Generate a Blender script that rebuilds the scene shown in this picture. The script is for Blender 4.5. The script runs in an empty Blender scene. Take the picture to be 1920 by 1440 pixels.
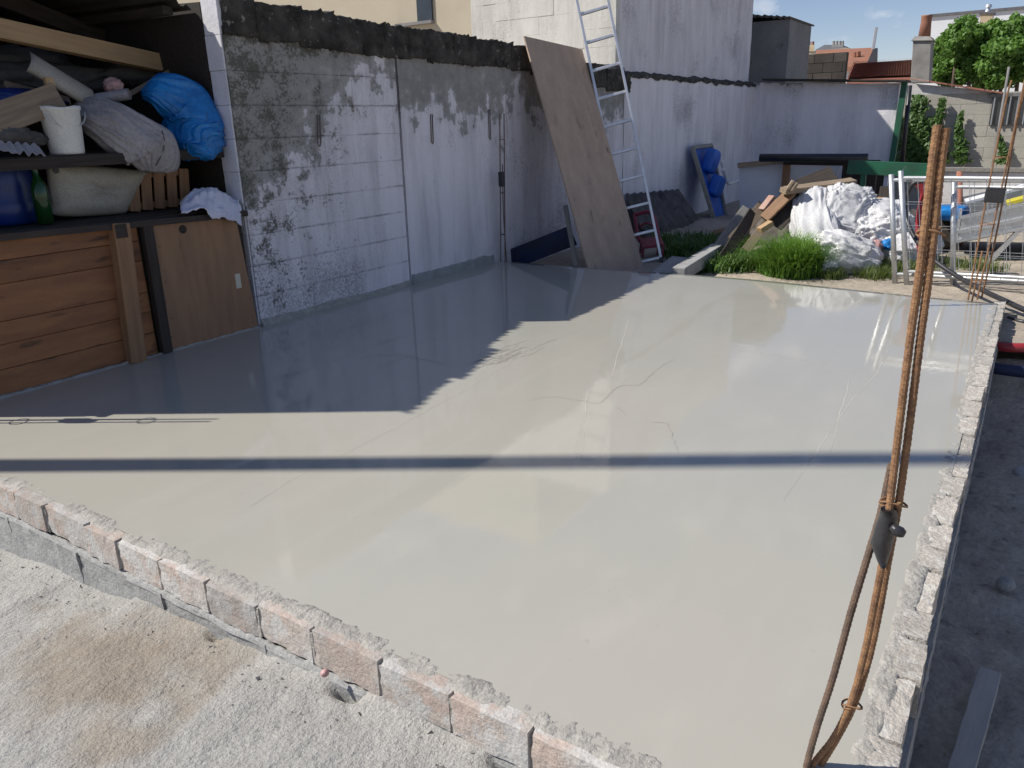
import bpy, bmesh, math, random
from mathutils import Vector, Matrix, noise as mnoise
import numpy as np
random.seed(7)
scene = bpy.context.scene
COL = scene.collection

# ------------------------------------------------------------------ camera
F_PX, CX, CY = 1447.0, 960.0, 720.0
def _n(v):
    v = np.array(v, float); return v/np.linalg.norm(v)
AX = _n([1969-CX, 205-CY, F_PX])                      # along the old wall, away
AY = np.array([-1334-CX, 294-CY, F_PX]); AY = _n(AY-AX*(AX@AY))   # towards the old wall
AZ = np.cross(AX, AY)
if AZ[1] > 0: AZ = -AZ
RW = np.stack([AX, AY, AZ])                           # camera vector (x right, y down, z ahead) -> world
CAM = np.array([0.0, 0.0, 1.265])
cam = bpy.data.cameras.new('camera'); cam_o = bpy.data.objects.new('camera', cam); COL.objects.link(cam_o)
cam.sensor_fit = 'HORIZONTAL'; cam.sensor_width = 36.0; cam.lens = 36.0*F_PX/1920.0
cam.clip_start = 0.05; cam.clip_end = 2000
xr, yd, zf = RW[:, 0], RW[:, 1], RW[:, 2]
cam_o.matrix_world = Matrix(((xr[0], -yd[0], -zf[0], CAM[0]), (xr[1], -yd[1], -zf[1], CAM[1]), (xr[2], -yd[2], -zf[2], CAM[2]), (0, 0, 0, 1)))
scene.camera = cam_o
scene.render.resolution_x, scene.render.resolution_y = 1024, 768

# ------------------------------------------------------------------ light
SUN_EL = math.radians(44.5)
TO_SUN = Vector((-0.516*math.cos(SUN_EL), 0.856*math.cos(SUN_EL), math.sin(SUN_EL))).normalized()
sun = bpy.data.lights.new('sun', 'SUN'); sun.energy = 5.0; sun.angle = math.radians(0.55); sun.color = (1.0, 0.95, 0.87)
sun_o = bpy.data.objects.new('sun', sun); COL.objects.link(sun_o); sun_o.location = (-6, 10, 12)
sun_o.rotation_euler = TO_SUN.to_track_quat('Z', 'Y').to_euler()
world = bpy.data.worlds.new('World'); scene.world = world; world.use_nodes = True
wn, wl = world.node_tree.nodes, world.node_tree.links
bgn = wn['Background']; sky = wn.new('ShaderNodeTexSky'); sky.sky_type = 'NISHITA'; sky.sun_disc = False
sky.sun_elevation = SUN_EL; sky.sun_rotation = math.atan2(-0.516, 0.856); sky.altitude = 1200; sky.air_density = 1.0; sky.dust_density = 0.15; sky.ozone_density = 1.2
wtc = wn.new('ShaderNodeTexCoord'); wmp = wn.new('ShaderNodeMapping'); wmp.inputs['Scale'].default_value = (5.0, 5.0, 10.0); wmp.inputs['Location'].default_value = (0.35, 0.1, 0.42)
wno = wn.new('ShaderNodeTexNoise'); wno.inputs['Scale'].default_value = 2.4; wno.inputs['Detail'].default_value = 7; wno.inputs['Roughness'].default_value = 0.55
wra = wn.new('ShaderNodeValToRGB'); wra.color_ramp.elements[0].position = 0.56; wra.color_ramp.elements[1].position = 0.70
wmx = wn.new('ShaderNodeMixRGB'); wmx.inputs['Color2'].default_value = (9.5, 9.6, 9.9, 1)
wmul = wn.new('ShaderNodeMath'); wmul.operation = 'MULTIPLY'; wmul.inputs[1].default_value = 0.5
wl.new(wtc.outputs['Generated'], wmp.inputs['Vector']); wl.new(wmp.outputs[0], wno.inputs['Vector']); wl.new(wno.outputs['Fac'], wra.inputs[0])
wl.new(wra.outputs[0], wmul.inputs[0]); wl.new(wmul.outputs[0], wmx.inputs['Fac']); whs = wn.new('ShaderNodeHueSaturation'); whs.inputs['Saturation'].default_value = 1.0; wl.new(sky.outputs[0], whs.inputs['Color']); wtn = wn.new('ShaderNodeMixRGB'); wtn.blend_type = 'MULTIPLY'; wtn.inputs['Fac'].default_value = 1.0; wtn.inputs['Color2'].default_value = (1.06, 1.0, 1.09, 1); wl.new(whs.outputs[0], wtn.inputs['Color1']); wl.new(wtn.outputs[0], wmx.inputs['Color1']); wl.new(wmx.outputs[0], bgn.inputs['Color'])
bgn.inputs['Strength'].default_value = 0.085
vs = scene.view_settings
vs.view_transform = 'Standard'; vs.look = 'None'; vs.gamma = 1.0; vs.use_curve_mapping = False; vs.exposure = 0.13

# ------------------------------------------------------------------ pixels of the photograph -> places
def ray(px, py): return RW @ np.array([px-CX, py-CY, F_PX])
def PZ(px, py, z=0.0):
    d = ray(px, py); t = (z-CAM[2])/d[2]; return Vector(CAM+t*d)
def PY(px, py, Y):
    d = ray(px, py); t = Y/d[1]; return Vector(CAM+t*d)
def PX(px, py, X):
    d = ray(px, py); t = X/d[0]; return Vector(CAM+t*d)
def mpp(P): return float((RW.T @ (np.array(P)-CAM))[2])/F_PX      # metres per photo pixel at P
V = Vector

# ------------------------------------------------------------------ materials
MATS = {}
def newmat(name):
    m = bpy.data.materials.new(name); m.use_nodes = True; MATS[name] = m
    nt = m.node_tree; b = nt.nodes['Principled BSDF']
    return m, nt, nt.nodes, nt.links, b
def N(nt, typ, **kw):
    n = nt.nodes.new(typ)
    for k, v in kw.items():
        if k.startswith('i_'): n.inputs[k[2:].replace('_', ' ')].default_value = v
        else: setattr(n, k, v)
    return n
def rgba(c): return (c[0], c[1], c[2], 1.0)
def noise_tex(nt, vec, scale, detail=5, rough=0.55, dist=0.0):
    n = N(nt, 'ShaderNodeTexNoise'); n.inputs['Scale'].default_value = scale; n.inputs['Detail'].default_value = detail
    n.inputs['Roughness'].default_value = rough; n.inputs['Distortion'].default_value = dist
    if vec is not None: nt.links.new(vec, n.inputs['Vector'])
    return n.outputs['Fac']
def ramp(nt, fac, p0, p1, c0=(0, 0, 0), c1=(1, 1, 1)):
    r = N(nt, 'ShaderNodeValToRGB'); e = r.color_ramp.elements
    e[0].position = p0; e[1].position = p1; e[0].color = rgba(c0); e[1].color = rgba(c1)
    nt.links.new(fac, r.inputs[0]); return r.outputs[0]
def mixc(nt, fac, a, b, mode='MIX'):
    m = N(nt, 'ShaderNodeMixRGB', blend_type=mode)
    for s, k in ((fac, 'Fac'), (a, 'Color1'), (b, 'Color2')):
        if isinstance(s, (int, float)): m.inputs[k].default_value = s
        elif isinstance(s, tuple): m.inputs[k].default_value = rgba(s)
        else: nt.links.new(s, m.inputs[k])
    return m.outputs[0]
def mth(nt, op, a, b=None, c=None):
    m = N(nt, 'ShaderNodeMath', operation=op)
    for i, s in enumerate((a, b, c)):
        if s is None: continue
        if isinstance(s, (int, float)): m.inputs[i].default_value = s
        else: nt.links.new(s, m.inputs[i])
    return m.outputs[0]
def coords(nt, world=False, stretch=(1, 1, 1)):
    if world: o = N(nt, 'ShaderNodeNewGeometry').outputs['Position']
    else: o = N(nt, 'ShaderNodeTexCoord').outputs['Object']
    if stretch != (1, 1, 1):
        mp = N(nt, 'ShaderNodeMapping'); mp.inputs['Scale'].default_value = stretch; nt.links.new(o, mp.inputs['Vector']); o = mp.outputs[0]
    return o
def bump(nt, b, h, strength, dist=0.01):
    bn = N(nt, 'ShaderNodeBump'); bn.inputs['Strength'].default_value = strength; bn.inputs['Distance'].default_value = dist
    nt.links.new(h, bn.inputs['Height']); nt.links.new(bn.outputs[0], b.inputs['Normal']); return bn
def mat(name, c1, c2=None, scale=6, rough=0.8, bmp=0.0, bscale=60, metal=0.0, stretch=(1, 1, 1), world=False,
        spot=None, spot_scale=9, spot_at=0.6, rnd=0.0, spec=0.5, coat=0.0, bdist=0.006, lo=0.35, hi=0.68, fine=0.12, rvar=0.0):
    m, nt, nd, lk, b = newmat(name)
    c2 = c2 or tuple(x*0.75 for x in c1)
    vec = coords(nt, world, stretch)
    if rnd:
        oi = N(nt, 'ShaderNodeObjectInfo'); ad = N(nt, 'ShaderNodeVectorMath', operation='ADD')
        sc = N(nt, 'ShaderNodeVectorMath', operation='SCALE'); cb = N(nt, 'ShaderNodeCombineXYZ')
        for k in range(3): lk.new(oi.outputs['Random'], cb.inputs[k])
        lk.new(cb.outputs[0], sc.inputs[0]); sc.inputs['Scale'].default_value = 37.0
        lk.new(vec, ad.inputs[0]); lk.new(sc.outputs[0], ad.inputs[1]); vec = ad.outputs[0]
    f = noise_tex(nt, vec, scale, 6)
    col = mixc(nt, ramp(nt, f, lo, hi), c1, c2)
    if spot:
        f2 = noise_tex(nt, vec, spot_scale, 5, 0.6)
        col = mixc(nt, ramp(nt, f2, spot_at, spot_at+0.1), col, spot)
    if fine:
        f3 = noise_tex(nt, vec, bscale*1.7, 3)
        col = mixc(nt, fine*2, col, ramp(nt, f3, 0.3, 0.7, (0.25, 0.25, 0.25), (0.95, 0.95, 0.95)), 'OVERLAY')
    if rnd:
        hv = N(nt, 'ShaderNodeHueSaturation'); lk.new(col, hv.inputs['Color'])
        lk.new(mth(nt, 'MULTIPLY_ADD', oi.outputs['Random'], 2*rnd, 1-rnd), hv.inputs['Value']); col = hv.outputs[0]
    lk.new(col, b.inputs['Base Color'])
    b.inputs['Roughness'].default_value = rough; b.inputs['Metallic'].default_value = metal
    b.inputs['Specular IOR Level'].default_value = spec; b.inputs['Coat Weight'].default_value = coat
    if rvar: lk.new(mth(nt, 'MULTIPLY_ADD', f, rvar, rough-rvar/2), b.inputs['Roughness'])
    if bmp:
        f4 = noise_tex(nt, vec, bscale, 6, 0.6)
        bump(nt, b, f4, bmp, bdist)
    return m

WOOD = (1.2, 14, 14)
mat('mortar', (0.41, 0.39, 0.35), (0.29, 0.275, 0.25), 18, 0.95, 0.9, 70, world=True, bdist=0.01)
mat('brick_pale', (0.44, 0.355, 0.30), (0.42, 0.40, 0.37), 5, 0.95, 0.7, 90, rnd=0.16, spot=(0.47, 0.455, 0.43), spot_at=0.46, spot_scale=11)
mat('brick_red', (0.36, 0.21, 0.16), (0.42, 0.30, 0.25), 7, 0.95, 0.7, 90, rnd=0.1, spot=(0.42, 0.36, 0.32), spot_at=0.58)
mat('brick_cream', (0.45, 0.41, 0.36), (0.39, 0.36, 0.32), 12, 0.95, 0.8, 70, rnd=0.12, spot=(0.50, 0.475, 0.43), spot_at=0.5, spot_scale=20, bdist=0.012)
mat('block_grey', (0.34, 0.34, 0.33), (0.27, 0.27, 0.26), 9, 0.95, 0.8, 80, rnd=0.06)
mat('soil_dark', (0.36, 0.305, 0.25), (0.48, 0.42, 0.345), 3, 1.0, 0.9, 30, world=True, bdist=0.02, spot=(0.24, 0.205, 0.17), spot_at=0.58)
mat('coping', (0.026, 0.023, 0.019), (0.085, 0.078, 0.066), 9, 1.0, 1.0, 40, world=True, bdist=0.02, spot=(0.27, 0.25, 0.22), spot_at=0.615, spot_scale=17)
mat('panel_ply', (0.44, 0.325, 0.245), (0.35, 0.26, 0.20), 3, 0.8, 0.2, 120, stretch=(1, 2.5, 2.5), spot=(0.20, 0.15, 0.12), spot_at=0.61, spot_scale=4, fine=0.2)
mat('ply_warm', (0.31, 0.175, 0.095), (0.23, 0.13, 0.072), 2.5, 0.7, 0.15, 100, stretch=(1, 7, 7), spot=(0.12, 0.075, 0.05), spot_at=0.63, spot_scale=2.6)
mat('plank_orange', (0.33, 0.145, 0.055), (0.20, 0.085, 0.036), 2.2, 0.65, 0.2, 60, stretch=(1, 5, 5), rnd=0.2, spot=(0.085, 0.042, 0.022), spot_at=0.60, spot_scale=3.2, lo=0.3, hi=0.62)
mat('post_wood', (0.29, 0.16, 0.08), (0.21, 0.115, 0.06), 3, 0.7, 0.2, 60, stretch=WOOD, rnd=0.1)
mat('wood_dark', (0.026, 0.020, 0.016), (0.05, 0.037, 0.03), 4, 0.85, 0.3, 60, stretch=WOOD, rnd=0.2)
mat('wood_weathered', (0.33, 0.25, 0.17), (0.22, 0.165, 0.12), 3, 0.9, 0.4, 60, stretch=WOOD, rnd=0.22)
mat('wood_grey', (0.30, 0.28, 0.25), (0.20, 0.19, 0.17), 3, 0.95, 0.5, 60, stretch=WOOD, rnd=0.15)
mat('plank_pale', (0.46, 0.42, 0.38), (0.38, 0.35, 0.31), 3, 0.9, 0.3, 60, stretch=WOOD)
mat('wood_fresh', (0.40, 0.27, 0.14), (0.32, 0.21, 0.11), 3, 0.7, 0.2, 60, stretch=WOOD, rnd=0.12)
mat('aluminium', (0.72, 0.72, 0.72), (0.60, 0.60, 0.60), 14, 0.42, 0.05, 200, metal=0.85)
mat('galvanised', (0.58, 0.60, 0.62), (0.46, 0.48, 0.50), 26, 0.45, 0.05, 120, metal=0.75, rvar=0.3)
mat('rust', (0.30, 0.165, 0.08), (0.16, 0.085, 0.048), 45, 0.9, 0.5, 300, spot=(0.32, 0.18, 0.085), spot_at=0.6, spot_scale=120, bdist=0.001)
mat('rust_dark', (0.15, 0.095, 0.065), (0.09, 0.065, 0.05), 40, 0.8, 0.3, 300, bdist=0.001)
mat('tape_black', (0.025, 0.025, 0.028), (0.035, 0.035, 0.04), 30, 0.28, 0.3, 90)
mat('black_plastic', (0.02, 0.02, 0.024), (0.03, 0.03, 0.035), 10, 0.4)
mat('blue_tarp', (0.01, 0.19, 0.52), (0.008, 0.12, 0.36), 6, 0.4, 0.4, 25, spot=(0.03, 0.30, 0.55), spot_at=0.62, bdist=0.02)
mat('blue_plastic', (0.008, 0.035, 0.20), (0.008, 0.025, 0.13), 4, 0.35)
mat('blue_paint', (0.015, 0.13, 0.55), (0.02, 0.09, 0.38), 4, 0.45, spot=(0.04, 0.10, 0.24), spot_at=0.66)
mat('navy_sheet', (0.008, 0.02, 0.075), (0.012, 0.014, 0.03), 3, 0.5)
mat('white_plastic', (0.70, 0.70, 0.66), (0.58, 0.58, 0.54), 5, 0.4, spot=(0.35, 0.32, 0.27), spot_at=0.7)
mat('cream_enamel', (0.36, 0.335, 0.28), (0.27, 0.25, 0.21), 6, 0.55, spot=(0.20, 0.17, 0.14), spot_at=0.63)
mat('woven_white', (0.62, 0.62, 0.63), (0.50, 0.50, 0.51), 5, 0.7, 0.5, 45, spot=(0.42, 0.40, 0.38), spot_at=0.68, bdist=0.01)
mat('sack_grey', (0.34, 0.32, 0.32), (0.25, 0.23, 0.23), 6, 0.85, 0.4, 40, spot=(0.20, 0.17, 0.15), spot_at=0.66)
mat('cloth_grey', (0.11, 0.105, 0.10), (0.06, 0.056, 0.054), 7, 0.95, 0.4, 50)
mat('cloth_white', (0.66, 0.66, 0.74), (0.52, 0.52, 0.62), 6, 0.85, 0.3, 50)
mat('pink_plastic', (0.50, 0.26, 0.24), (0.40, 0.30, 0.30), 20, 0.5)
mat('magenta_plastic', (0.26, 0.035, 0.06), (0.18, 0.03, 0.05), 8, 0.4)
mat('pipe_grey', (0.30, 0.29, 0.31), (0.22, 0.21, 0.23), 8, 0.5)
mat('pipe_white', (0.80, 0.80, 0.78), (0.72, 0.72, 0.70), 8, 0.4)
mat('green_paint', (0.012, 0.12, 0.06), (0.02, 0.075, 0.045), 6, 0.55, spot=(0.12, 0.14, 0.12), spot_at=0.66)
mat('bottle_green', (0.008, 0.05, 0.012), (0.01, 0.035, 0.01), 4, 0.15)
mat('green_bright', (0.04, 0.36, 0.06), (0.03, 0.28, 0.05), 4, 0.4)
mat('yellow_bright', (0.62, 0.52, 0.03), (0.50, 0.42, 0.03), 4, 0.4)
mat('red_hose', (0.34, 0.03, 0.04), (0.26, 0.025, 0.03), 6, 0.4)
mat('white_board', (0.78, 0.78, 0.80), (0.70, 0.70, 0.73), 3, 0.55, spot=(0.42, 0.42, 0.42), spot_at=0.7)
mat('fibre_dark', (0.085, 0.075, 0.07), (0.14, 0.125, 0.115), 8, 0.95, 0.4, 60, spot=(0.05, 0.045, 0.04), spot_at=0.56)
mat('roof_sheet', (0.045, 0.038, 0.033), (0.03, 0.026, 0.023), 5, 0.9, 0.3, 50)
mat('render_beige', (0.46, 0.41, 0.31), (0.42, 0.37, 0.28), 2, 0.95, 0.2, 60, world=True)
mat('render_grey', (0.17, 0.165, 0.165), (0.24, 0.23, 0.225), 1.6, 0.95, 0.4, 30, world=True, spot=(0.11, 0.105, 0.10), spot_at=0.6, spot_scale=2)
mat('wall_brown', (0.055, 0.046, 0.04), (0.09, 0.076, 0.066), 2.5, 0.95, 0.5, 30, rnd=0.2)
mat('render_white', (0.72, 0.73, 0.75), (0.66, 0.67, 0.69), 1, 0.9, world=True)
mat('concrete_wall', (0.42, 0.40, 0.345), (0.36, 0.34, 0.295), 3, 0.95, 0.4, 40, rnd=0.05)
mat('tile_red', (0.36, 0.15, 0.10), (0.25, 0.11, 0.08), 4, 0.9, 0.2, 30, rnd=0.2)
mat('tile_orange', (0.30, 0.135, 0.085), (0.24, 0.11, 0.07), 4, 0.9, 0.2, 30)
mat('chimney_render', (0.30, 0.29, 0.27), (0.22, 0.21, 0.20), 4, 0.95, 0.3, 40)
mat('chimney_cream', (0.52, 0.42, 0.28), (0.40, 0.30, 0.20), 3, 0.9)
mat('slate', (0.10, 0.10, 0.11), (0.14, 0.14, 0.15), 4, 0.8)
mat('glass_dark', (0.03, 0.035, 0.04), (0.05, 0.055, 0.06), 3, 0.12)
mat('end_white', (0.74, 0.73, 0.77), (0.62, 0.61, 0.65), 6, 0.95, 0.5, 45, world=True, spot=(0.42, 0.41, 0.41), spot_at=0.63)
mat('whitewash', (0.62, 0.61, 0.60), (0.50, 0.49, 0.48), 4, 0.95, 0.3, 40, world=True, spot=(0.34, 0.32, 0.30), spot_at=0.64)
mat('bark', (0.13, 0.10, 0.075), (0.08, 0.06, 0.05), 8, 1.0, 0.6, 50)
mat('rubber', (0.03, 0.03, 0.03), (0.045, 0.045, 0.045), 8, 0.8)
mat('paper', (0.60, 0.56, 0.44), (0.52, 0.48, 0.38), 9, 0.8)
mat('crack_dark', (0.22, 0.20, 0.175), (0.31, 0.29, 0.25), 30, 0.9, world=True)
mat('ridge_pale', (0.50, 0.475, 0.42), (0.44, 0.42, 0.37), 30, 0.7, world=True)
def leafmat(name, c1, c2, tr=0.35):
    m, nt, nd, lk, b = newmat(name)
    oi = coords(nt, True); f = noise_tex(nt, oi, 2.2, 4); f2 = noise_tex(nt, oi, 19, 2)
    col = mixc(nt, ramp(nt, f, 0.35, 0.65), c1, c2); col = mixc(nt, 0.5, col, ramp(nt, f2, 0.3, 0.7, (0.2, 0.2, 0.2), (0.9, 0.9, 0.9)), 'OVERLAY')
    lk.new(col, b.inputs['Base Color']); b.inputs['Roughness'].default_value = 0.5
    t = N(nt, 'ShaderNodeBsdfTranslucent'); lk.new(mixc(nt, 0.5, col, (0.16, 0.26, 0.03)), t.inputs['Color'])
    ms = N(nt, 'ShaderNodeMixShader'); ms.inputs[0].default_value = tr
    lk.new(b.outputs[0], ms.inputs[1]); lk.new(t.outputs[0], ms.inputs[2]); lk.new(ms.outputs[0], nt.nodes['Material Output'].inputs['Surface'])
leafmat('leaf_vine', (0.17, 0.32, 0.06), (0.12, 0.24, 0.045), 0.45)
leafmat('leaf_ivy', (0.09, 0.18, 0.035), (0.06, 0.12, 0.025))
leafmat('grass_lush', (0.21, 0.38, 0.06), (0.14, 0.28, 0.045), 0.45)
leafmat('grass_dry', (0.15, 0.19, 0.05), (0.10, 0.14, 0.04))

# wet, freshly floated slab: matte concrete under a thin film of water
def slab_material():
    m, nt, nd, lk, b = newmat('slab_concrete')
    p = coords(nt, True)
    f = noise_tex(nt, p, 0.55, 4, 0.5); f2 = noise_tex(nt, p, 2.6, 6, 0.6); f3 = noise_tex(nt, p, 120, 2)
    col = mixc(nt, ramp(nt, f, 0.36, 0.64), (0.43, 0.408, 0.352), (0.40, 0.393, 0.34))
    col = mixc(nt, mth(nt, 'MULTIPLY', ramp(nt, f2, 0.35, 0.75), 0.5), col, (0.45, 0.43, 0.37))
    f4 = noise_tex(nt, p, 34, 2, 0.5); col = mixc(nt, mth(nt, 'MULTIPLY', ramp(nt, f4, 0.73, 0.79), 0.4), col, (0.28, 0.26, 0.23))
    mp = N(nt, 'ShaderNodeMapping'); mp.inputs['Rotation'].default_value = (0, 0, 0.55); mp.inputs['Scale'].default_value = (1.0, 7.0, 1.0); lk.new(p, mp.inputs['Vector'])
    sw = noise_tex(nt, mp.outputs[0], 1.1, 4, 0.55)
    col = mixc(nt, mth(nt, 'MULTIPLY', ramp(nt, sw, 0.52, 0.7), 0.2), col, (0.48, 0.465, 0.405))
    lk.new(col, b.inputs['Base Color'])
    b.inputs['Roughness'].default_value = 0.55; b.inputs['Specular IOR Level'].default_value = 0.25
    b.inputs['Coat Weight'].default_value = 1.0; b.inputs['Coat IOR'].default_value = 1.5
    lk.new(mth(nt, 'MULTIPLY_ADD', ramp(nt, f2, 0.35, 0.8), 0.07, 0.02), b.inputs['Coat Roughness'])
    h = mth(nt, 'ADD', mth(nt, 'MULTIPLY', f2, 1.0), mth(nt, 'MULTIPLY', sw, 0.6))
    bn = N(nt, 'ShaderNodeBump'); bn.inputs['Strength'].default_value = 0.22; bn.inputs['Distance'].default_value = 0.004
    lk.new(h, bn.inputs['Height']); lk.new(bn.outputs[0], b.inputs['Coat Normal'])
    b2 = N(nt, 'ShaderNodeBump'); b2.inputs['Strength'].default_value = 0.3; b2.inputs['Distance'].default_value = 0.003
    lk.new(mth(nt, 'ADD', h, mth(nt, 'MULTIPLY', f3, 0.12)), b2.inputs['Height']); lk.new(b2.outputs[0], b.inputs['Normal'])
slab_material()

def rough_ground_material():
    m, nt, nd, lk, b = newmat('rough_concrete')
    p = coords(nt, True)
    f = noise_tex(nt, p, 3.4, 5, 0.55, 0.6); f2 = noise_tex(nt, p, 9, 6, 0.6); f3 = noise_tex(nt, p, 140, 4, 0.7)
    col = mixc(nt, ramp(nt, f2, 0.3, 0.7), (0.335, 0.325, 0.305), (0.405, 0.395, 0.37))
    # damp sandy stain lying beside the blocks
    sx = N(nt, 'ShaderNodeSeparateXYZ'); lk.new(p, sx.inputs[0])
    du = mth(nt, 'MULTIPLY', mth(nt, 'SUBTRACT', sx.outputs[0], 0.95), 2.6); dv = mth(nt, 'MULTIPLY', mth(nt, 'SUBTRACT', sx.outputs[1], 2.05), 1.6)
    r = mth(nt, 'SQRT', mth(nt, 'ADD', mth(nt, 'POWER', du, 2.0), mth(nt, 'POWER', dv, 2.0)))
    st = ramp(nt, mth(nt, 'MULTIPLY', mth(nt, 'ADD', r, mth(nt, 'MULTIPLY', f, 2.0)), 0.4), 0.52, 0.74, (1, 1, 1), (0, 0, 0))
    du2 = mth(nt, 'MULTIPLY', mth(nt, 'SUBTRACT', sx.outputs[0], 0.72), 4.4); dv2 = mth(nt, 'MULTIPLY', mth(nt, 'SUBTRACT', sx.outputs[1], 1.75), 2.6)
    r2 = mth(nt, 'SQRT', mth(nt, 'ADD', mth(nt, 'POWER', du2, 2.0), mth(nt, 'POWER', dv2, 2.0)))
    st2 = ramp(nt, mth(nt, 'MULTIPLY', mth(nt, 'ADD', r2, mth(nt, 'MULTIPLY', f, 2.0)), 0.4), 0.48, 0.66, (1, 1, 1), (0, 0, 0))
    stt = mth(nt, 'MAXIMUM', st, mth(nt, 'MULTIPLY', st2, 0.8))
    col = mixc(nt, mth(nt, 'MULTIPLY', stt, 0.8), col, mixc(nt, f2, (0.22, 0.175, 0.13), (0.33, 0.275, 0.21)))
    col = mixc(nt, 0.35, col, ramp(nt, f3, 0.3, 0.7, (0.2, 0.2, 0.2), (0.95, 0.95, 0.95)), 'OVERLAY')
    sp_ = noise_tex(nt, p, 230, 2, 0.5); col = mixc(nt, mth(nt, 'MULTIPLY', ramp(nt, sp_, 0.60, 0.70), 0.45), col, (0.15, 0.145, 0.135))
    lk.new(col, b.inputs['Base Color']); b.inputs['Roughness'].default_value = 0.97
    bump(nt, b, mth(nt, 'ADD', f3, mth(nt, 'MULTIPLY', noise_tex(nt, p, 55, 3), 1.4)), 0.95, 0.007)
rough_ground_material()

def earth_material():
    m, nt, nd, lk, b = newmat('earth')
    p = coords(nt, True)
    f = noise_tex(nt, p, 0.9, 5); f2 = noise_tex(nt, p, 14, 6, 0.65)
    col = mixc(nt, ramp(nt, f, 0.4, 0.6), (0.40, 0.34, 0.27), (0.31, 0.27, 0.215))
    col = mixc(nt, 0.35, col, ramp(nt, f2, 0.3, 0.7, (0.25, 0.25, 0.25), (0.9, 0.9, 0.9)), 'OVERLAY')
    lk.new(col, b.inputs['Base Color']); b.inputs['Roughness'].default_value = 1.0
    bump(nt, b, f2, 0.8, 0.02)
earth_material()

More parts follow.
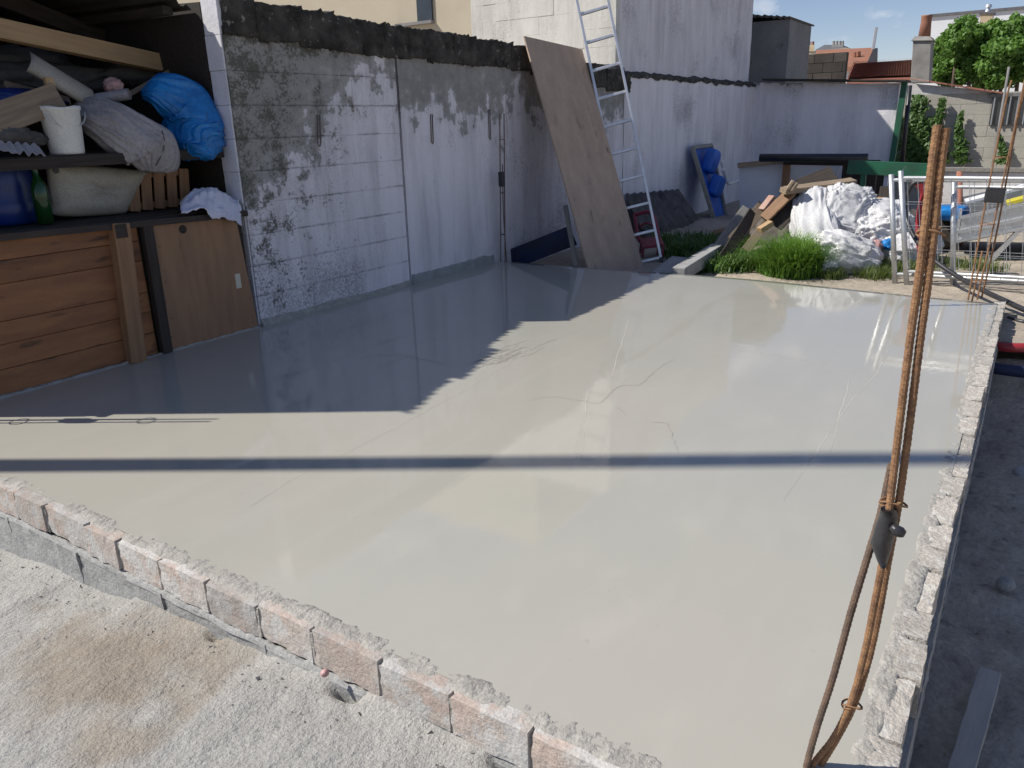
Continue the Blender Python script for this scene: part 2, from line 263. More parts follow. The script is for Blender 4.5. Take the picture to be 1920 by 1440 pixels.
# whitewash peeling off grey cement, rain streaks, lichen
def wall_material(name, grey_z, soft, moss_x=None, white=(0.77, 0.73, 0.765), grey=(0.345, 0.33, 0.31), streak=0.5, joint=False, top=None, dirt=0.4):
    m, nt, nd, lk, b = newmat(name)
    p = coords(nt, True)
    sx = N(nt, 'ShaderNodeSeparateXYZ'); lk.new(p, sx.inputs[0]); x, y, z = sx.outputs
    mp = N(nt, 'ShaderNodeMapping'); mp.inputs['Scale'].default_value = (1, 1, 0.14); lk.new(p, mp.inputs['Vector']); ps = mp.outputs[0]
    big = noise_tex(nt, p, 1.3, 4, 0.5); st = noise_tex(nt, ps, 5.5, 6, 0.62); med = noise_tex(nt, p, 7, 7, 0.65); fin = noise_tex(nt, p, 60, 5, 0.65)
    # peel: high where the wall is high
    zz = mth(nt, 'DIVIDE', mth(nt, 'SUBTRACT', z, grey_z), soft)
    k = mth(nt, 'ADD', zz, mth(nt, 'MULTIPLY', mth(nt, 'SUBTRACT', st, 0.5), 3.4*streak))
    k = mth(nt, 'ADD', k, mth(nt, 'MULTIPLY', mth(nt, 'SUBTRACT', med, 0.5), 3.0))
    k = mth(nt, 'ADD', k, mth(nt, 'MULTIPLY', mth(nt, 'SUBTRACT', big, 0.5), 1.6))
    if moss_x is not None:                         # more render lost near the free end of the wall
        k = mth(nt, 'ADD', k, mth(nt, 'MULTIPLY', mth(nt, 'MAXIMUM', mth(nt, 'SUBTRACT', moss_x, x), 0.0), 1.25))
    peel = mth(nt, 'ADD', mth(nt, 'MULTIPLY', ramp(nt, k, 0.47, 0.55), 0.62), mth(nt, 'MULTIPLY', ramp(nt, k, 0.0, 1.0), 0.38))
    wcol = mixc(nt, mth(nt, 'MULTIPLY', ramp(nt, st, 0.42, 0.72), 0.55), white, tuple(c*0.70 for c in white))
    gcol = mixc(nt, ramp(nt, med, 0.35, 0.7), grey, tuple(c*0.72 for c in grey))
    col = mixc(nt, peel, wcol, gcol)
    sdirt = noise_tex(nt, ps, 4.2, 8, 0.72); col = mixc(nt, mth(nt, 'MULTIPLY', ramp(nt, mth(nt, 'ADD', mth(nt, 'MULTIPLY', sdirt, 0.7), mth(nt, 'MULTIPLY', fin, 0.3)), 0.47, 0.66), dirt), col, (0.20, 0.19, 0.185))
    if joint:                                      # soot and lichen caught in the bed joints
        fz = mth(nt, 'ABSOLUTE', mth(nt, 'SUBTRACT', mth(nt, 'FRACT', mth(nt, 'DIVIDE', mth(nt, 'ADD', z, mth(nt, 'MULTIPLY', mth(nt, 'SUBTRACT', med, 0.5), 0.03)), 0.203)), 0.5))
        jm = mth(nt, 'MULTIPLY', ramp(nt, fz, 0.44, 0.495), ramp(nt, noise_tex(nt, p, 3.1, 6, 0.7), 0.44, 0.60)); col = mixc(nt, mth(nt, 'MULTIPLY', jm, 0.6), col, (0.13, 0.12, 0.11))
    if top is not None:                            # black crust creeping down from the coping
        tk = mth(nt, 'ADD', mth(nt, 'MULTIPLY', mth(nt, 'SUBTRACT', z, top), 5.0), mth(nt, 'ADD', mth(nt, 'MULTIPLY', mth(nt, 'SUBTRACT', st, 0.5), 2.0), mth(nt, 'MULTIPLY', mth(nt, 'SUBTRACT', med, 0.5), 2.0)))
        col = mixc(nt, mth(nt, 'MULTIPLY', ramp(nt, tk, 0.0, 0.55), 0.85), col, (0.05, 0.047, 0.042))
    grime = ramp(nt, mth(nt, 'ADD', mth(nt, 'MULTIPLY', fin, 0.5), mth(nt, 'MULTIPLY', big, 0.5)), 0.53, 0.62)
    col = mixc(nt, mth(nt, 'MULTIPLY', grime, 0.55), col, (0.16, 0.15, 0.145))
    if moss_x is not None:
        mk = mth(nt, 'ADD', mth(nt, 'MULTIPLY', med, 0.6), mth(nt, 'MULTIPLY', fin, 0.4))
        mk = mth(nt, 'ADD', mk, mth(nt, 'MULTIPLY', mth(nt, 'MAXIMUM', mth(nt, 'SUBTRACT', moss_x+0.2, x), 0.0), 0.085))
        mk = mth(nt, 'ADD', mk, mth(nt, 'MULTIPLY', mth(nt, 'SUBTRACT', z, 1.0), 0.035))
        col = mixc(nt, mth(nt, 'MULTIPLY', ramp(nt, mk, 0.60, 0.67), 0.8), col, (0.085, 0.083, 0.062))
    # rusty iron runs
    ir = ramp(nt, noise_tex(nt, ps, 9, 2, 0.4), 0.74, 0.80)
    col = mixc(nt, mth(nt, 'MULTIPLY', ir, 0.5), col, (0.16, 0.10, 0.065))
    col = mixc(nt, 0.22, col, ramp(nt, fin, 0.3, 0.7, (0.25, 0.25, 0.25), (0.9, 0.9, 0.9)), 'OVERLAY')
    lk.new(col, b.inputs['Base Color']); b.inputs['Roughness'].default_value = 0.95; b.inputs['Specular IOR Level'].default_value = 0.2
    h = mth(nt, 'ADD', mth(nt, 'MULTIPLY', fin, 0.6), mth(nt, 'ADD', mth(nt, 'MULTIPLY', peel, -0.5), med))
    bump(nt, b, h, 0.7, 0.008)
wall_material('wall_left', 1.25, 0.60, 4.55, joint=True, top=1.78, dirt=0.55)
wall_material('wall_mid', 1.10, 0.45, top=1.78, dirt=0.45, streak=0.65)
wall_material('wall_far', 1.86, 0.22, streak=0.25, white=(0.84, 0.80, 0.83), dirt=0.3)
wall_material('tower_shade', 3.6, 1.2, streak=0.7, white=(0.76, 0.73, 0.755), grey=(0.36, 0.355, 0.365))
wall_material('tower_sun', 5.5, 1.5, streak=0.2, white=(0.68, 0.66, 0.60))
wall_material('cross_wall', 1.72, 0.22, streak=0.15, white=(0.80, 0.77, 0.81), dirt=0.25)

# ------------------------------------------------------------------ builders
WM = {}
def reg(o, mw, parent=None):
    COL.objects.link(o); WM[o.name] = mw.copy()
    if parent is not None:
        o.parent = parent; o.matrix_parent_inverse = WM[parent.name].inverted()
    o.matrix_basis = mw
    return o
def tag(o, label=None, cat=None, group=None, kind=None):
    if label: o['label'] = label
    if cat: o['category'] = cat
    if group: o['group'] = group
    if kind: o['kind'] = kind
    return o
def empty(name, loc, label, cat, group=None):
    o = bpy.data.objects.new(name, None); o.empty_display_size = 0.1
    reg(o, Matrix.Translation(loc)); return tag(o, label, cat, group)
class MB:
    def __init__(s): s.v = []; s.f = []
    def add(s, vs, fs):
        n = len(s.v); s.v += [tuple(v) for v in vs]; s.f += [tuple(i+n for i in f) for f in fs]; return s
    def box(s, lo, hi):
        x0, y0, z0 = lo; x1, y1, z1 = hi
        return s.add([(x0, y0, z0), (x1, y0, z0), (x1, y1, z0), (x0, y1, z0), (x0, y0, z1), (x1, y0, z1), (x1, y1, z1), (x0, y1, z1)],
                     [(0, 3, 2, 1), (4, 5, 6, 7), (0, 1, 5, 4), (1, 2, 6, 5), (2, 3, 7, 6), (3, 0, 4, 7)])
    def hexa(s, b4, t4):                       # two quads, same winding, joined
        return s.add(list(b4)+list(t4), [(0, 3, 2, 1), (4, 5, 6, 7), (0, 1, 5, 4), (1, 2, 6, 5), (2, 3, 7, 6), (3, 0, 4, 7)])
    def bar(s, p0, p1, w, t, side=None):       # rectangular section between two points
        p0, p1 = V(p0), V(p1); d = (p1-p0).normalized()
        side = V(side) if side is not None else (d.cross(V((0, 0, 1))) if abs(d.z) < 0.95 else V((1, 0, 0)))
        side = (side-d*side.dot(d)).normalized(); up = d.cross(side).normalized()
        q = [(-w/2, -t/2), (w/2, -t/2), (w/2, t/2), (-w/2, t/2)]
        return s.hexa([p0+side*a+up*b for a, b in q], [p1+side*a+up*b for a, b in q])
    def tube(s, pts, r, n=8, cap=True, rib=None):
        pts = [V(p) for p in pts]; rings = []
        t0 = (pts[1]-pts[0]).normalized(); a = t0.cross(V((0.3, 0.2, 1))).normalized() if abs(t0.z) < 0.9 else t0.cross(V((1, 0.1, 0))).normalized()
        base = len(s.v)
        for i, p in enumerate(pts):
            t = (pts[min(i+1, len(pts)-1)]-pts[max(i-1, 0)]).normalized(); a = (a-t*a.dot(t)).normalized(); b = t.cross(a)
            for k in range(n):
                th = 2*math.pi*k/n; rr = r[i] if isinstance(r, (list, tuple)) else r
                if rib: rr *= rib(i, th)
                s.v.append(tuple(p+a*math.cos(th)*rr+b*math.sin(th)*rr))
        for i in range(len(pts)-1):
            for k in range(n):
                k2 = (k+1) % n
                s.f.append((base+i*n+k, base+i*n+k2, base+(i+1)*n+k2, base+(i+1)*n+k))
        if cap:
            s.f.append(tuple(base+k for k in reversed(range(n)))); s.f.append(tuple(base+(len(pts)-1)*n+k for k in range(n)))
        return s
    def mesh(s, name, smooth=False):
        me = bpy.data.meshes.new(name); me.from_pydata(s.v, [], s.f); me.update()
        if smooth: me.polygons.foreach_set('use_smooth', [True]*len(me.polygons))
        return me
def obj(name, mb, m, parent=None, mw=None, smooth=False, bevel=0.0):
    me = mb.mesh(name, smooth) if isinstance(mb, MB) else mb
    if not me.materials: me.materials.append(MATS[m])
    o = bpy.data.objects.new(name, me)
    if mw is None and isinstance(mb, MB):      # put the origin at the middle of the thing's foot
        a = np.array(mb.v) if len(mb.v) else np.zeros((1, 3)); c = (a.min(0)+a.max(0))/2; c[2] = a[:, 2].min()
        me.transform(Matrix.Translation(-V(c))); mw = Matrix.Translation(V(c))
    reg(o, mw or Matrix(), parent)
    if bevel:
        bv = o.modifiers.new('bevel', 'BEVEL'); bv.width = bevel; bv.segments = 2; bv.limit_method = 'ANGLE'
    return o
def frame_mat(p0, p1, normal):
    """local X along p0->p1, local Z along normal"""
    x = (V(p1)-V(p0)).normalized(); n = V(normal); z = (n-x*n.dot(x)).normalized(); y = z.cross(x)
    m = Matrix((x, y, z)).transposed().to_4x4(); m.translation = (V(p0)+V(p1))/2; return m
def board(name, p0, p1, width, thick, m, parent=None, normal=(0, 0, 1), bevel=0.003, rough=0.0, seed=0):
    """a plank: length p0->p1, `normal` across its thickness; grain runs along local X"""
    L = (V(p1)-V(p0)).length; mb = MB()
    n = 9 if rough else 1; rs = random.Random(seed); xs = [-L/2+L*i/n for i in range(n+1)]
    ring = []
    for x in xs:
        j = [rs.uniform(-rough, rough) for _ in range(4)]
        ring.append([(x, -width/2+j[0], -thick/2+j[1]*0.4), (x, width/2+j[2], -thick/2), (x, width/2+j[2], thick/2+j[3]*0.4), (x, -width/2+j[0], thick/2)])
    mb.v = [p for r in ring for p in r]
    for i in range(n):
        for k in range(4): mb.f.append((i*4+k, i*4+(k+1) % 4, (i+1)*4+(k+1) % 4, (i+1)*4+k))
    mb.f.append((3, 2, 1, 0)); e = n*4; mb.f.append((e, e+1, e+2, e+3))
    mb.f = [tuple(reversed(f)) for f in mb.f]
    return obj(name, mb, m, parent, frame_mat(p0, p1, normal), bevel=bevel)
def nz(p, s=1.0, o=0.0): return mnoise.noise(V((p[0]*s+o, p[1]*s+o*1.7, p[2]*s-o)))
def fbm(p, s, oct=4, o=0.0):
    a, t = 1.0, 0.0
    for _ in range(oct): t += a*nz(p, s, o); s *= 2.03; a *= 0.5; o += 3.1
    return t
def crumple(name, m, center, radii, seed=0, amp=0.25, freq=2.2, rot=(0, 0, 0), parent=None, power=2.0, flat=None, sub=5, taper=0.0, ridge=True, crease=1.0):
    """a stuffed or crumpled sack: rounded volume with folds and creases; origin at its foot"""
    bm = bmesh.new(); bmesh.ops.create_icosphere(bm, subdivisions=sub, radius=1.0)
    from mathutils import Euler
    R = Euler(rot).to_matrix()
    for v in bm.verts:
        d = v.co.normalized(); q = V([math.copysign(abs(c)**(2.0/power), c) for c in d])
        big = fbm(d, freq*0.5, 2, seed*5.3); wp_ = d+0.25*V((nz(d, 2.1, seed), nz(d, 2.1, seed+5), nz(d, 2.1, seed+8))); fo = nz((wp_.x*freq, wp_.y*freq, wp_.z*freq*0.6), 1.0, seed*2.7); fo2 = nz(wp_, freq*2.3, seed+9.0); fo3 = nz(d, freq*6.0, seed+4.0)
        cr = lambda v_, w_: math.exp(-(v_/w_)**2)-0.3
        rr = 1 + amp*0.75*big + (amp*0.38*cr(fo, 0.14)+amp*0.26*crease*cr(fo2, 0.16)+amp*0.13*crease*cr(fo3, 0.2) if ridge else amp*0.2*fo)
        q = q*rr
        tp = 1-taper*(q.z*0.5+0.5); q = V((q.x*tp*radii[0], q.y*tp*radii[1], q.z*radii[2]))
        v.co = R @ q
    lowest = min(v.co.z for v in bm.verts)
    if flat is not None:
        for v in bm.verts: v.co.z = max(v.co.z, -flat)
        lowest = max(lowest, -flat)
    me = bpy.data.meshes.new(name); 
    for v in bm.verts: v.co.z -= lowest
    bm.to_mesh(me); bm.free(); me.polygons.foreach_set('use_smooth', [True]*len(me.polygons))
    c = V(center); c.z += lowest
    return obj(name, me, m, parent, Matrix.Translation(c))
def bezier(pts, n=10):
    """Catmull-Rom through the points"""
    P = [V(p) for p in pts]; P = [P[0]*2-P[1]]+P+[P[-1]*2-P[-2]]; out = []
    for i in range(1, len(P)-2):
        for k in range(n):
            t = k/n; a, b, c, d = P[i-1], P[i], P[i+1], P[i+2]
            out.append(0.5*((2*b)+(c-a)*t+(2*a-5*b+4*c-d)*t*t+(3*b-a-3*c+d)*t**3))
    out.append(P[-2]); return out
def rebar_bar(name, pts, r, m, parent, ribs=True):
    pts = bezier(pts, 8) if len(pts) > 2 else [V(p) for p in pts]
    L = [0.0]
    for a, b in zip(pts, pts[1:]): L.append(L[-1]+(b-a).length)
    step = 0.0032 if ribs else 0.02; n = max(2, int(L[-1]/step)); out = []; j = 0
    for i in range(n+1):
        s = L[-1]*i/n
        while j < len(L)-2 and L[j+1] < s: j += 1
        out.append(pts[j].lerp(pts[j+1], (s-L[j])/max(1e-9, L[j+1]-L[j])))
    rib = (lambda i, th: 1.06 if math.sin(i*step*2*math.pi/0.0105+th*1.0) > 0.2 else 0.96) if ribs else None
    return obj(name, MB().tube(out, r, 10 if ribs else 6, True, rib), m, parent, smooth=False)
def tie_wire(parent, c, r, axis, seed=0, m='rust'):
    """loop of binding wire with a twisted tail"""
    a = V(axis).normalized(); u = a.cross(V((1, 0.2, 0.1))).normalized(); w = a.cross(u); pts = []; rs = random.Random(seed)
    for i in range(15):
        t = i/14*2*math.pi*1.08; pts.append(V(c)+u*math.cos(t)*r[0]+w*math.sin(t)*r[1]+a*0.006*math.sin(t*1.5))
    pts += [pts[-1]+V((rs.uniform(-.004, .004), -0.01*k, 0.005*k)) for k in range(1, 4)]
    return obj('tie_wire', MB().tube(pts, 0.0021, 6), m, parent, smooth=True)

# ------------------------------------------------------------------ setting: slab, grounds
SX0, SY0, WY = 1.205, 0.115, 4.28
def far_edge(y): return 6.20+0.13*math.exp(-((y-2.0)/1.1)**2)
def build_slab():
    mb = MB(); nx, ny = 80, 70; ys = [SY0-0.02+(4.40-SY0)*j/ny for j in range(ny+1)]
    for i in range(nx+1):
        for j in range(ny+1):
            y = ys[j]; x = SX0-0.02+(far_edge(y)-SX0+0.02)*i/nx
            mb.v.append((x, y, 0.004*nz((x, y, 0), 0.7, 3)))
    for i in range(nx):
        for j in range(ny):
            a = i*(ny+1)+j; mb.f.append((a, a+ny+1, a+ny+2, a+1))
    # skirt
    n0 = len(mb.v); last = [nx*(ny+1)+j for j in range(ny+1)]
    for k in last: x, y, z = mb.v[k]; mb.v.append((x+0.004*random.random(), y, -0.5))
    for j in range(ny): mb.f.append((last[j], n0+j, n0+j+1, last[j+1]))
    o = obj('concrete_slab', mb, 'slab_concrete', mw=Matrix(), smooth=True); tag(o, kind='structure'); return o
slab = build_slab()
def strip_on_slab(name, pix, w, h, m, jitter=0.0, seed=0):
    rs = random.Random(seed); P = bezier([PZ(*q) for q in pix], 7); mb = MB()
    for i, p in enumerate(P):
        t = (P[min(i+1, len(P)-1)]-P[max(i-1, 0)]).normalized(); s = V((-t.y, t.x, 0)); ww = w*(0.6+0.8*rs.random())*min(1, 0.25+3*min(i, len(P)-1-i)/len(P))
        p = p+s*rs.uniform(-jitter, jitter); z = 0.004*nz((p.x, p.y, 0), 0.7, 3)
        mb.v += [(p.x-s.x*ww, p.y-s.y*ww, z+0.0006), (p.x, p.y, z+h), (p.x+s.x*ww, p.y+s.y*ww, z+0.0006)]
    for i in range(len(P)-1):
        for k in range(2): a = i*3+k; mb.f.append((a, a+1, a+4, a+3))
    return obj(name, mb, m, slab, Matrix())
for i, q in enumerate([[(980, 754), (1030, 745), (1090, 752), (1125, 756), (1145, 738), (1165, 724), (1200, 722), (1225, 700), (1245, 684), (1270, 672)],
                       [(640, 672), (700, 668), (745, 666), (800, 676), (860, 690)],
                       [(1220, 792), (1250, 795), (1262, 820), (1270, 850)], [(1155, 762), (1175, 778)]]):
    strip_on_slab('crack', q, 0.0014, 0.0006, 'crack_dark', 0.006, i)
for i, q in enumerate([[(640, 855), (720, 812), (800, 770), (900, 715), (1010, 650), (1100, 618)], [(470, 950), (560, 890), (620, 860)], [(1140, 730), (1160, 660), (1185, 580)],
                       [(1090, 860), (1095, 800), (1102, 720)], [(1470, 940), (1530, 850), (1590, 760), (1650, 690), (1680, 610)],
                       [(1330, 650), (1480, 670), (1640, 702)], [(1600, 690), (1580, 760), (1555, 850)]]):
    strip_on_slab('trowel_ridge', q, 0.0016, 0.0004, 'ridge_pale', 0.004, i+20)
rs = random.Random(4)
for k in range(16):                                    # scum left by the float beside the wall's shadow
    a = rs.uniform(0, 1); x0, y0 = 900+a*110+rs.uniform(-12, 12), 690-a*46+rs.uniform(-16, 8)
    strip_on_slab('crack', [(x0-26, y0+10), (x0-9, y0+rs.uniform(-2, 6)), (x0+10, y0-4+rs.uniform(-4, 4)), (x0+34, y0-14)], 0.0028, 0.001, 'crack_dark', 0.006, k+60)

def height_sheet(name, m, x0, x1, y0, y1, step, fn, kind='structure'):
    nx, ny = int((x1-x0)/step)+1, int((y1-y0)/step)+1; mb = MB()
    for i in range(nx):
        for j in range(ny):
            x, y = x0+(x1-x0)*i/(nx-1), y0+(y1-y0)*j/(ny-1); mb.v.append((x, y, fn(x, y)))
    for i in range(nx-1):
        for j in range(ny-1):
            a = i*ny+j; mb.f.append((a, a+ny, a+ny+1, a+1))
    o = obj(name, mb, m, mw=Matrix(), smooth=True); return tag(o, kind=kind)
def near_z(x, y):
    base = np.interp(y, [-0.5, 0.5, 0.91, 1.33, 1.83, 2.35, 2.85, 3.3, 4.6], [-0.16, -0.122, -0.120, -0.130, -0.162, -0.21, -0.25, -0.31, -0.36])
    base += 0.02*math.sin(x*2.1+y)-0.05*max(0.0, 0.9-x)*0.6
    p = (x, y, 0.0); e = fbm(p, 2.6, 3)*0.016+fbm(p, 14, 3, 5)*0.0042+nz(p, 62, 2)*0.0019+nz(p, 120, 8)*0.0012
    hole = 0.0
    for hx, hy, hr, hd in ((1.13, 1.30, 0.022, 0.07), (1.13, 1.86, 0.016, 0.035), (1.13, 0.80, 0.022, 0.05)):
        hole -= hd*math.exp(-(((x-hx)/hr)**2+((y-hy)/(hr*1.9))**2))
    pile = 0.035*math.exp(-max(0.0, 1.14-x)/0.05)*max(0.0, 0.5+1.2*nz((x*0.3, y, 0), 3.0, 4))*(1.0 if y < 2.3 else 0.4)
    return base+e+hole+pile
height_sheet('rough_concrete_ground', 'rough_concrete', -1.0, 1.20, 0.05, 4.7, 0.0105, near_z)
def pit_z(x, y):
    p = (x, y, 0); t = min(1, max(0, (x-5.0)/0.9)); e = fbm(p, 2.2, 4)*0.05+nz(p, 17)*0.012+nz(p, 41)*0.006
    return (-0.42+e)*(1-t)+(-0.11+e*0.5)*t
height_sheet('trench_floor', 'soil_dark', -1.0, 5.60, -1.6, 0.06, 0.028, pit_z)
def yard_z(x, y):
    p = (x, y, 0); return -0.10+fbm(p, 0.9, 3)*0.03+nz(p, 9)*0.008+nz(p, 23)*0.004-0.06*math.exp(-((y-3.2)/0.7)**2)*math.exp(-((x-6.6)/0.6)**2)
height_sheet('yard_earth', 'earth', 5.55, 14.3, -3.0, 4.4, 0.05, yard_z)
height_sheet('far_ground', 'earth', -200, 400, -300, 300, 50, lambda x, y: -0.55)

# ------------------------------------------------------------------ brick edging
def rough_brick_mesh(name, L, W, H, seed, chip=0.004, n=(10, 3, 5)):
    bm = bmesh.new(); bmesh.ops.create_cube(bm, size=1.0)
    for ax, c in enumerate(n):
        es = [e for e in bm.edges if abs((e.verts[0].co-e.verts[1].co)[ax]) > 1e-4 and all(abs((e.verts[0].co-e.verts[1].co)[k]) < 1e-4 for k in range(3) if k != ax)]
        bmesh.ops.subdivide_edges(bm, edges=es, cuts=c, use_grid_fill=True)
    for v in bm.verts:
        q = v.co.copy(); k = sum(1 for c in q if abs(abs(c)-0.5) < 1e-3)
        p = V((q.x*L, q.y*W, q.z*H)); r = fbm(p, 26, 3, seed*3.3)
        if k >= 2: p *= 1-(0.010 if k == 2 else 0.02)
        p += V((q.x, q.y, q.z))*2*chip*r*(1.8 if k >= 2 else 1.0)
        v.co = p
    me = bpy.data.meshes.new(name); bm.to_mesh(me); bm.free(); return me
near_edging = empty('brick_edging', (1.17, 1.9, -0.11), 'row of dusty pale bricks on edge facing the rough concrete ground', 'brick edging')
variants = [rough_brick_mesh('brick_face', 0.218, 0.064, 0.108, s, 0.0022) for s in range(5)]
joints_px = [(16, 927), (76, 950), (146, 989), (212, 1014), (290, 1051), (379, 1092), (477, 1135), (583, 1179), (708, 1242), (842, 1304), (996, 1371)]
y = 4.32; ys = []
yj = [PZ(*q).y for q in joints_px]
edges_y = [yj[0]+0.23*k for k in range(6, 0, -1)]+yj+[yj[-1]-0.228*k for k in range(1, 4)]
rs = random.Random(12)
for k in range(len(edges_y)-1):
    a, b = edges_y[k], edges_y[k+1]; L = a-b-0.007
    me = variants[k % 5]; key = me.copy() if k == len(edges_y)-4 else me
    mt = 'brick_red' if k == len(edges_y)-4 else 'brick_pale'
    o = obj('brick', key, mt, near_edging, Matrix.Translation((1.172+rs.uniform(-.005, .004), (a+b)/2, -0.0565+rs.uniform(-.004, .003))) @ Matrix.Rotation(-math.pi/2+rs.uniform(-.02, .02), 4, 'Z') @ Matrix.Rotation(rs.uniform(-.03, .03), 4, 'X') @ Matrix.Diagonal((L/0.218, 1, 1, 1)))
    if k == len(edges_y)-4: o['label'] = 'redder brick with bare face'
# mortar between the bricks and lapped over their top
def mortar_ribbon(name, parent, path, half, h, seed, m='mortar', freq=20, lump=0.012):
    """path: list of points; a lumpy bead of mortar along it"""
    mb = MB(); n = len(path); k = 7
    for i, p in enumerate(path):
        p = V(p); t = (V(path[min(i+1, n-1)])-V(path[max(i-1, 0)])).normalized(); s = V((-t.y, t.x, 0))
        for j in range(k+1):
            u = -1+2*j/k; q = p+s*u*half*(1+0.5*nz(p, freq*0.33, seed+j*0.01)); z = h*(1-u*u)**0.5*(1+0.5*nz(p, freq*0.4, seed+7))+lump*fbm(q, freq*1.6, 4, seed)*(1-abs(u)**3)
            mb.v.append((q.x, q.y, p.z+z-(0.012 if abs(u) > 0.99 else 0)))
    for i in range(n-1):
        for j in range(k): a = i*(k+1)+j; mb.f.append((a, a+1, a+k+2, a+k+1))
    return obj(name, mb, m, parent, Matrix(), smooth=True)
mortar_ribbon('mortar_bead', near_edging, [(1.192, 4.3-0.006*i, -0.009) for i in range(int(4.2/0.006))], 0.040, 0.010, 1, lump=0.0045, freq=26)
mbm = MB()
for k in range(1, len(edges_y)-1): obj('mortar_joint', MB().box((random.choice((1.1415, 1.143, 1.147)), edges_y[k]-0.006, -0.108), (1.20, edges_y[k]+0.006, -0.012)), 'mortar', near_edging)
mbm = MB().box((1.212, 0.13, -0.5), (1.225, 4.3, -0.02)); obj('slab_side', mbm, 'mortar', near_edging, Matrix())
footing = empty('block_footing', (1.2, 2.0, -0.35), 'grey concrete block course under the dusty pale bricks', 'block course')
bk = rough_brick_mesh('block_face', 0.49, 0.10, 0.19, 31, 0.004, (14, 3, 7))
for k in range(9):
    yc = 4.35-0.495*k
    obj('block', bk, 'block_grey', footing, Matrix.Translation((1.185+random.uniform(-.006, .004), yc, -0.222+random.uniform(-.004, .003))) @ Matrix.Rotation(math.pi/2, 4, 'Z'))
mortar_ribbon('mortar_bed', footing, [(1.146, 4.4-0.01*i, -0.124) for i in range(430)], 0.013, 0.007, 6, 'block_grey', lump=0.010, freq=34)
# right-hand edging
right_edging = empty('brick_edging', (3.6, 0.08, -0.42), 'broken cream bricks topping the wall above the dark trench', 'brick edging')
variants2 = [rough_brick_mesh('brick_top', 0.218, 0.066, 0.108, s+50, 0.0018, (14, 5, 4)) for s in range(5)]
x = 0.98; k = 0; rs = random.Random(3)
while x < 6.2:
    L = rs.choice((0.215, 0.22, 0.218, 0.12, 0.16)); xc = x+L/2
    obj('brick', variants2[k % 5], 'brick_cream', right_edging, Matrix.Translation((xc, 0.083+rs.uniform(-.006, .006), -0.053+rs.uniform(-.005, .003))) @ Matrix.Rotation(rs.uniform(-.02, .02), 4, 'Z') @ Matrix.Rotation(rs.uniform(-.04, .04), 4, 'X') @ Matrix.Diagonal((L/0.218, 1, 1, 1)))
    x += L+rs.uniform(0.008, 0.02); k += 1
mortar_ribbon('mortar_bead', right_edging, [(1.0+0.009*i, 0.116, -0.006) for i in range(int(5.2/0.009))], 0.032, 0.0075, 4, lump=0.004, freq=26)
mbm = MB().box((0.98, 0.062, -0.10), (6.2, 0.11, -0.012)); obj('mortar_joints', mbm, 'mortar', right_edging, Matrix())
foot2 = empty('block_footing', (3.5, 0.1, -0.5), 'grey block footing rising from the dark trench', 'block course')
bk2 = rough_brick_mesh('block_face', 0.49, 0.12, 0.195, 33, 0.003, (10, 3, 5))
for r in range(2):
    for k in range(11):
        obj('block', bk2, 'block_grey', foot2, Matrix.Translation((1.22+0.5*k-0.25*r, 0.102+random.uniform(-.004, .004), -0.205-0.2*r)))
mbm = MB().box((0.98, 0.06, -0.62), (6.2, 0.15, -0.108)); obj('mortar_joints', mbm, 'mortar', foot2, Matrix())

# ------------------------------------------------------------------ the old wall along the slab
old_wall = empty('old_wall', (6.1, 4.36, 0.0), 'old whitewashed wall with peeling paint and black mossy top beside the slab', 'wall')
SEAM = 4.90
mb = MB().box((3.345, WY+0.02, -0.5), (SEAM-0.01, WY+0.16, 1.86)); obj('wall_core', mb, 'wall_left', old_wall, Matrix())
def block_mesh(L, H, D, bev):
    bm = bmesh.new(); bmesh.ops.create_cube(bm, size=1.0)
    for v in bm.verts: v.co = V((v.co.x*L, v.co.y*D, v.co.z*H))
    bmesh.ops.bevel(bm, geom=[e for e in bm.edges], offset=bev, segments=1, affect='EDGES')
    me = bpy.data.meshes.new('wall_block'); bm.to_mesh(me); bm.free(); return me
def block_row_wall(parent, origin, ux, length, z0, courses, H, L, depth, m, ny, seed, jit=0.002, gap=0.004, bev=0.0025):
    """courses of blocks; origin = bottom corner on the face, ux = direction along, ny = direction out of the face"""
    rs = random.Random(seed); cache = {}; ux = V(ux); ny = V(ny)
    R = Matrix((ux, -ny, V((0, 0, 1)))).transposed().to_4x4()
    for c in range(courses):
        s = -L/2 if c % 2 else 0.0
        while s < length-0.01:
            a, b = max(s, 0), min(s+L, length)
            if b-a > 0.03:
                k = round(b-a, 3)
                if k not in cache: cache[k] = block_mesh(k-gap, H-gap, depth, bev)
                p = V(origin)+ux*((a+b)/2)+V((0, 0, z0+H*(c+0.5)))-ny*(depth/2)+ny*rs.uniform(-jit, jit)
                M4 = R.copy(); M4.translation = p
                obj('block', cache[k], m, parent, M4)
            s += L
block_row_wall(old_wall, (3.33, WY, 0), (1, 0, 0), SEAM-0.012-3.33, 0.0, 9, 0.203, 0.5, 0.10, 'wall_left', (0, -1, 0), 5, 0.0010, 0.0008, 0.0016)
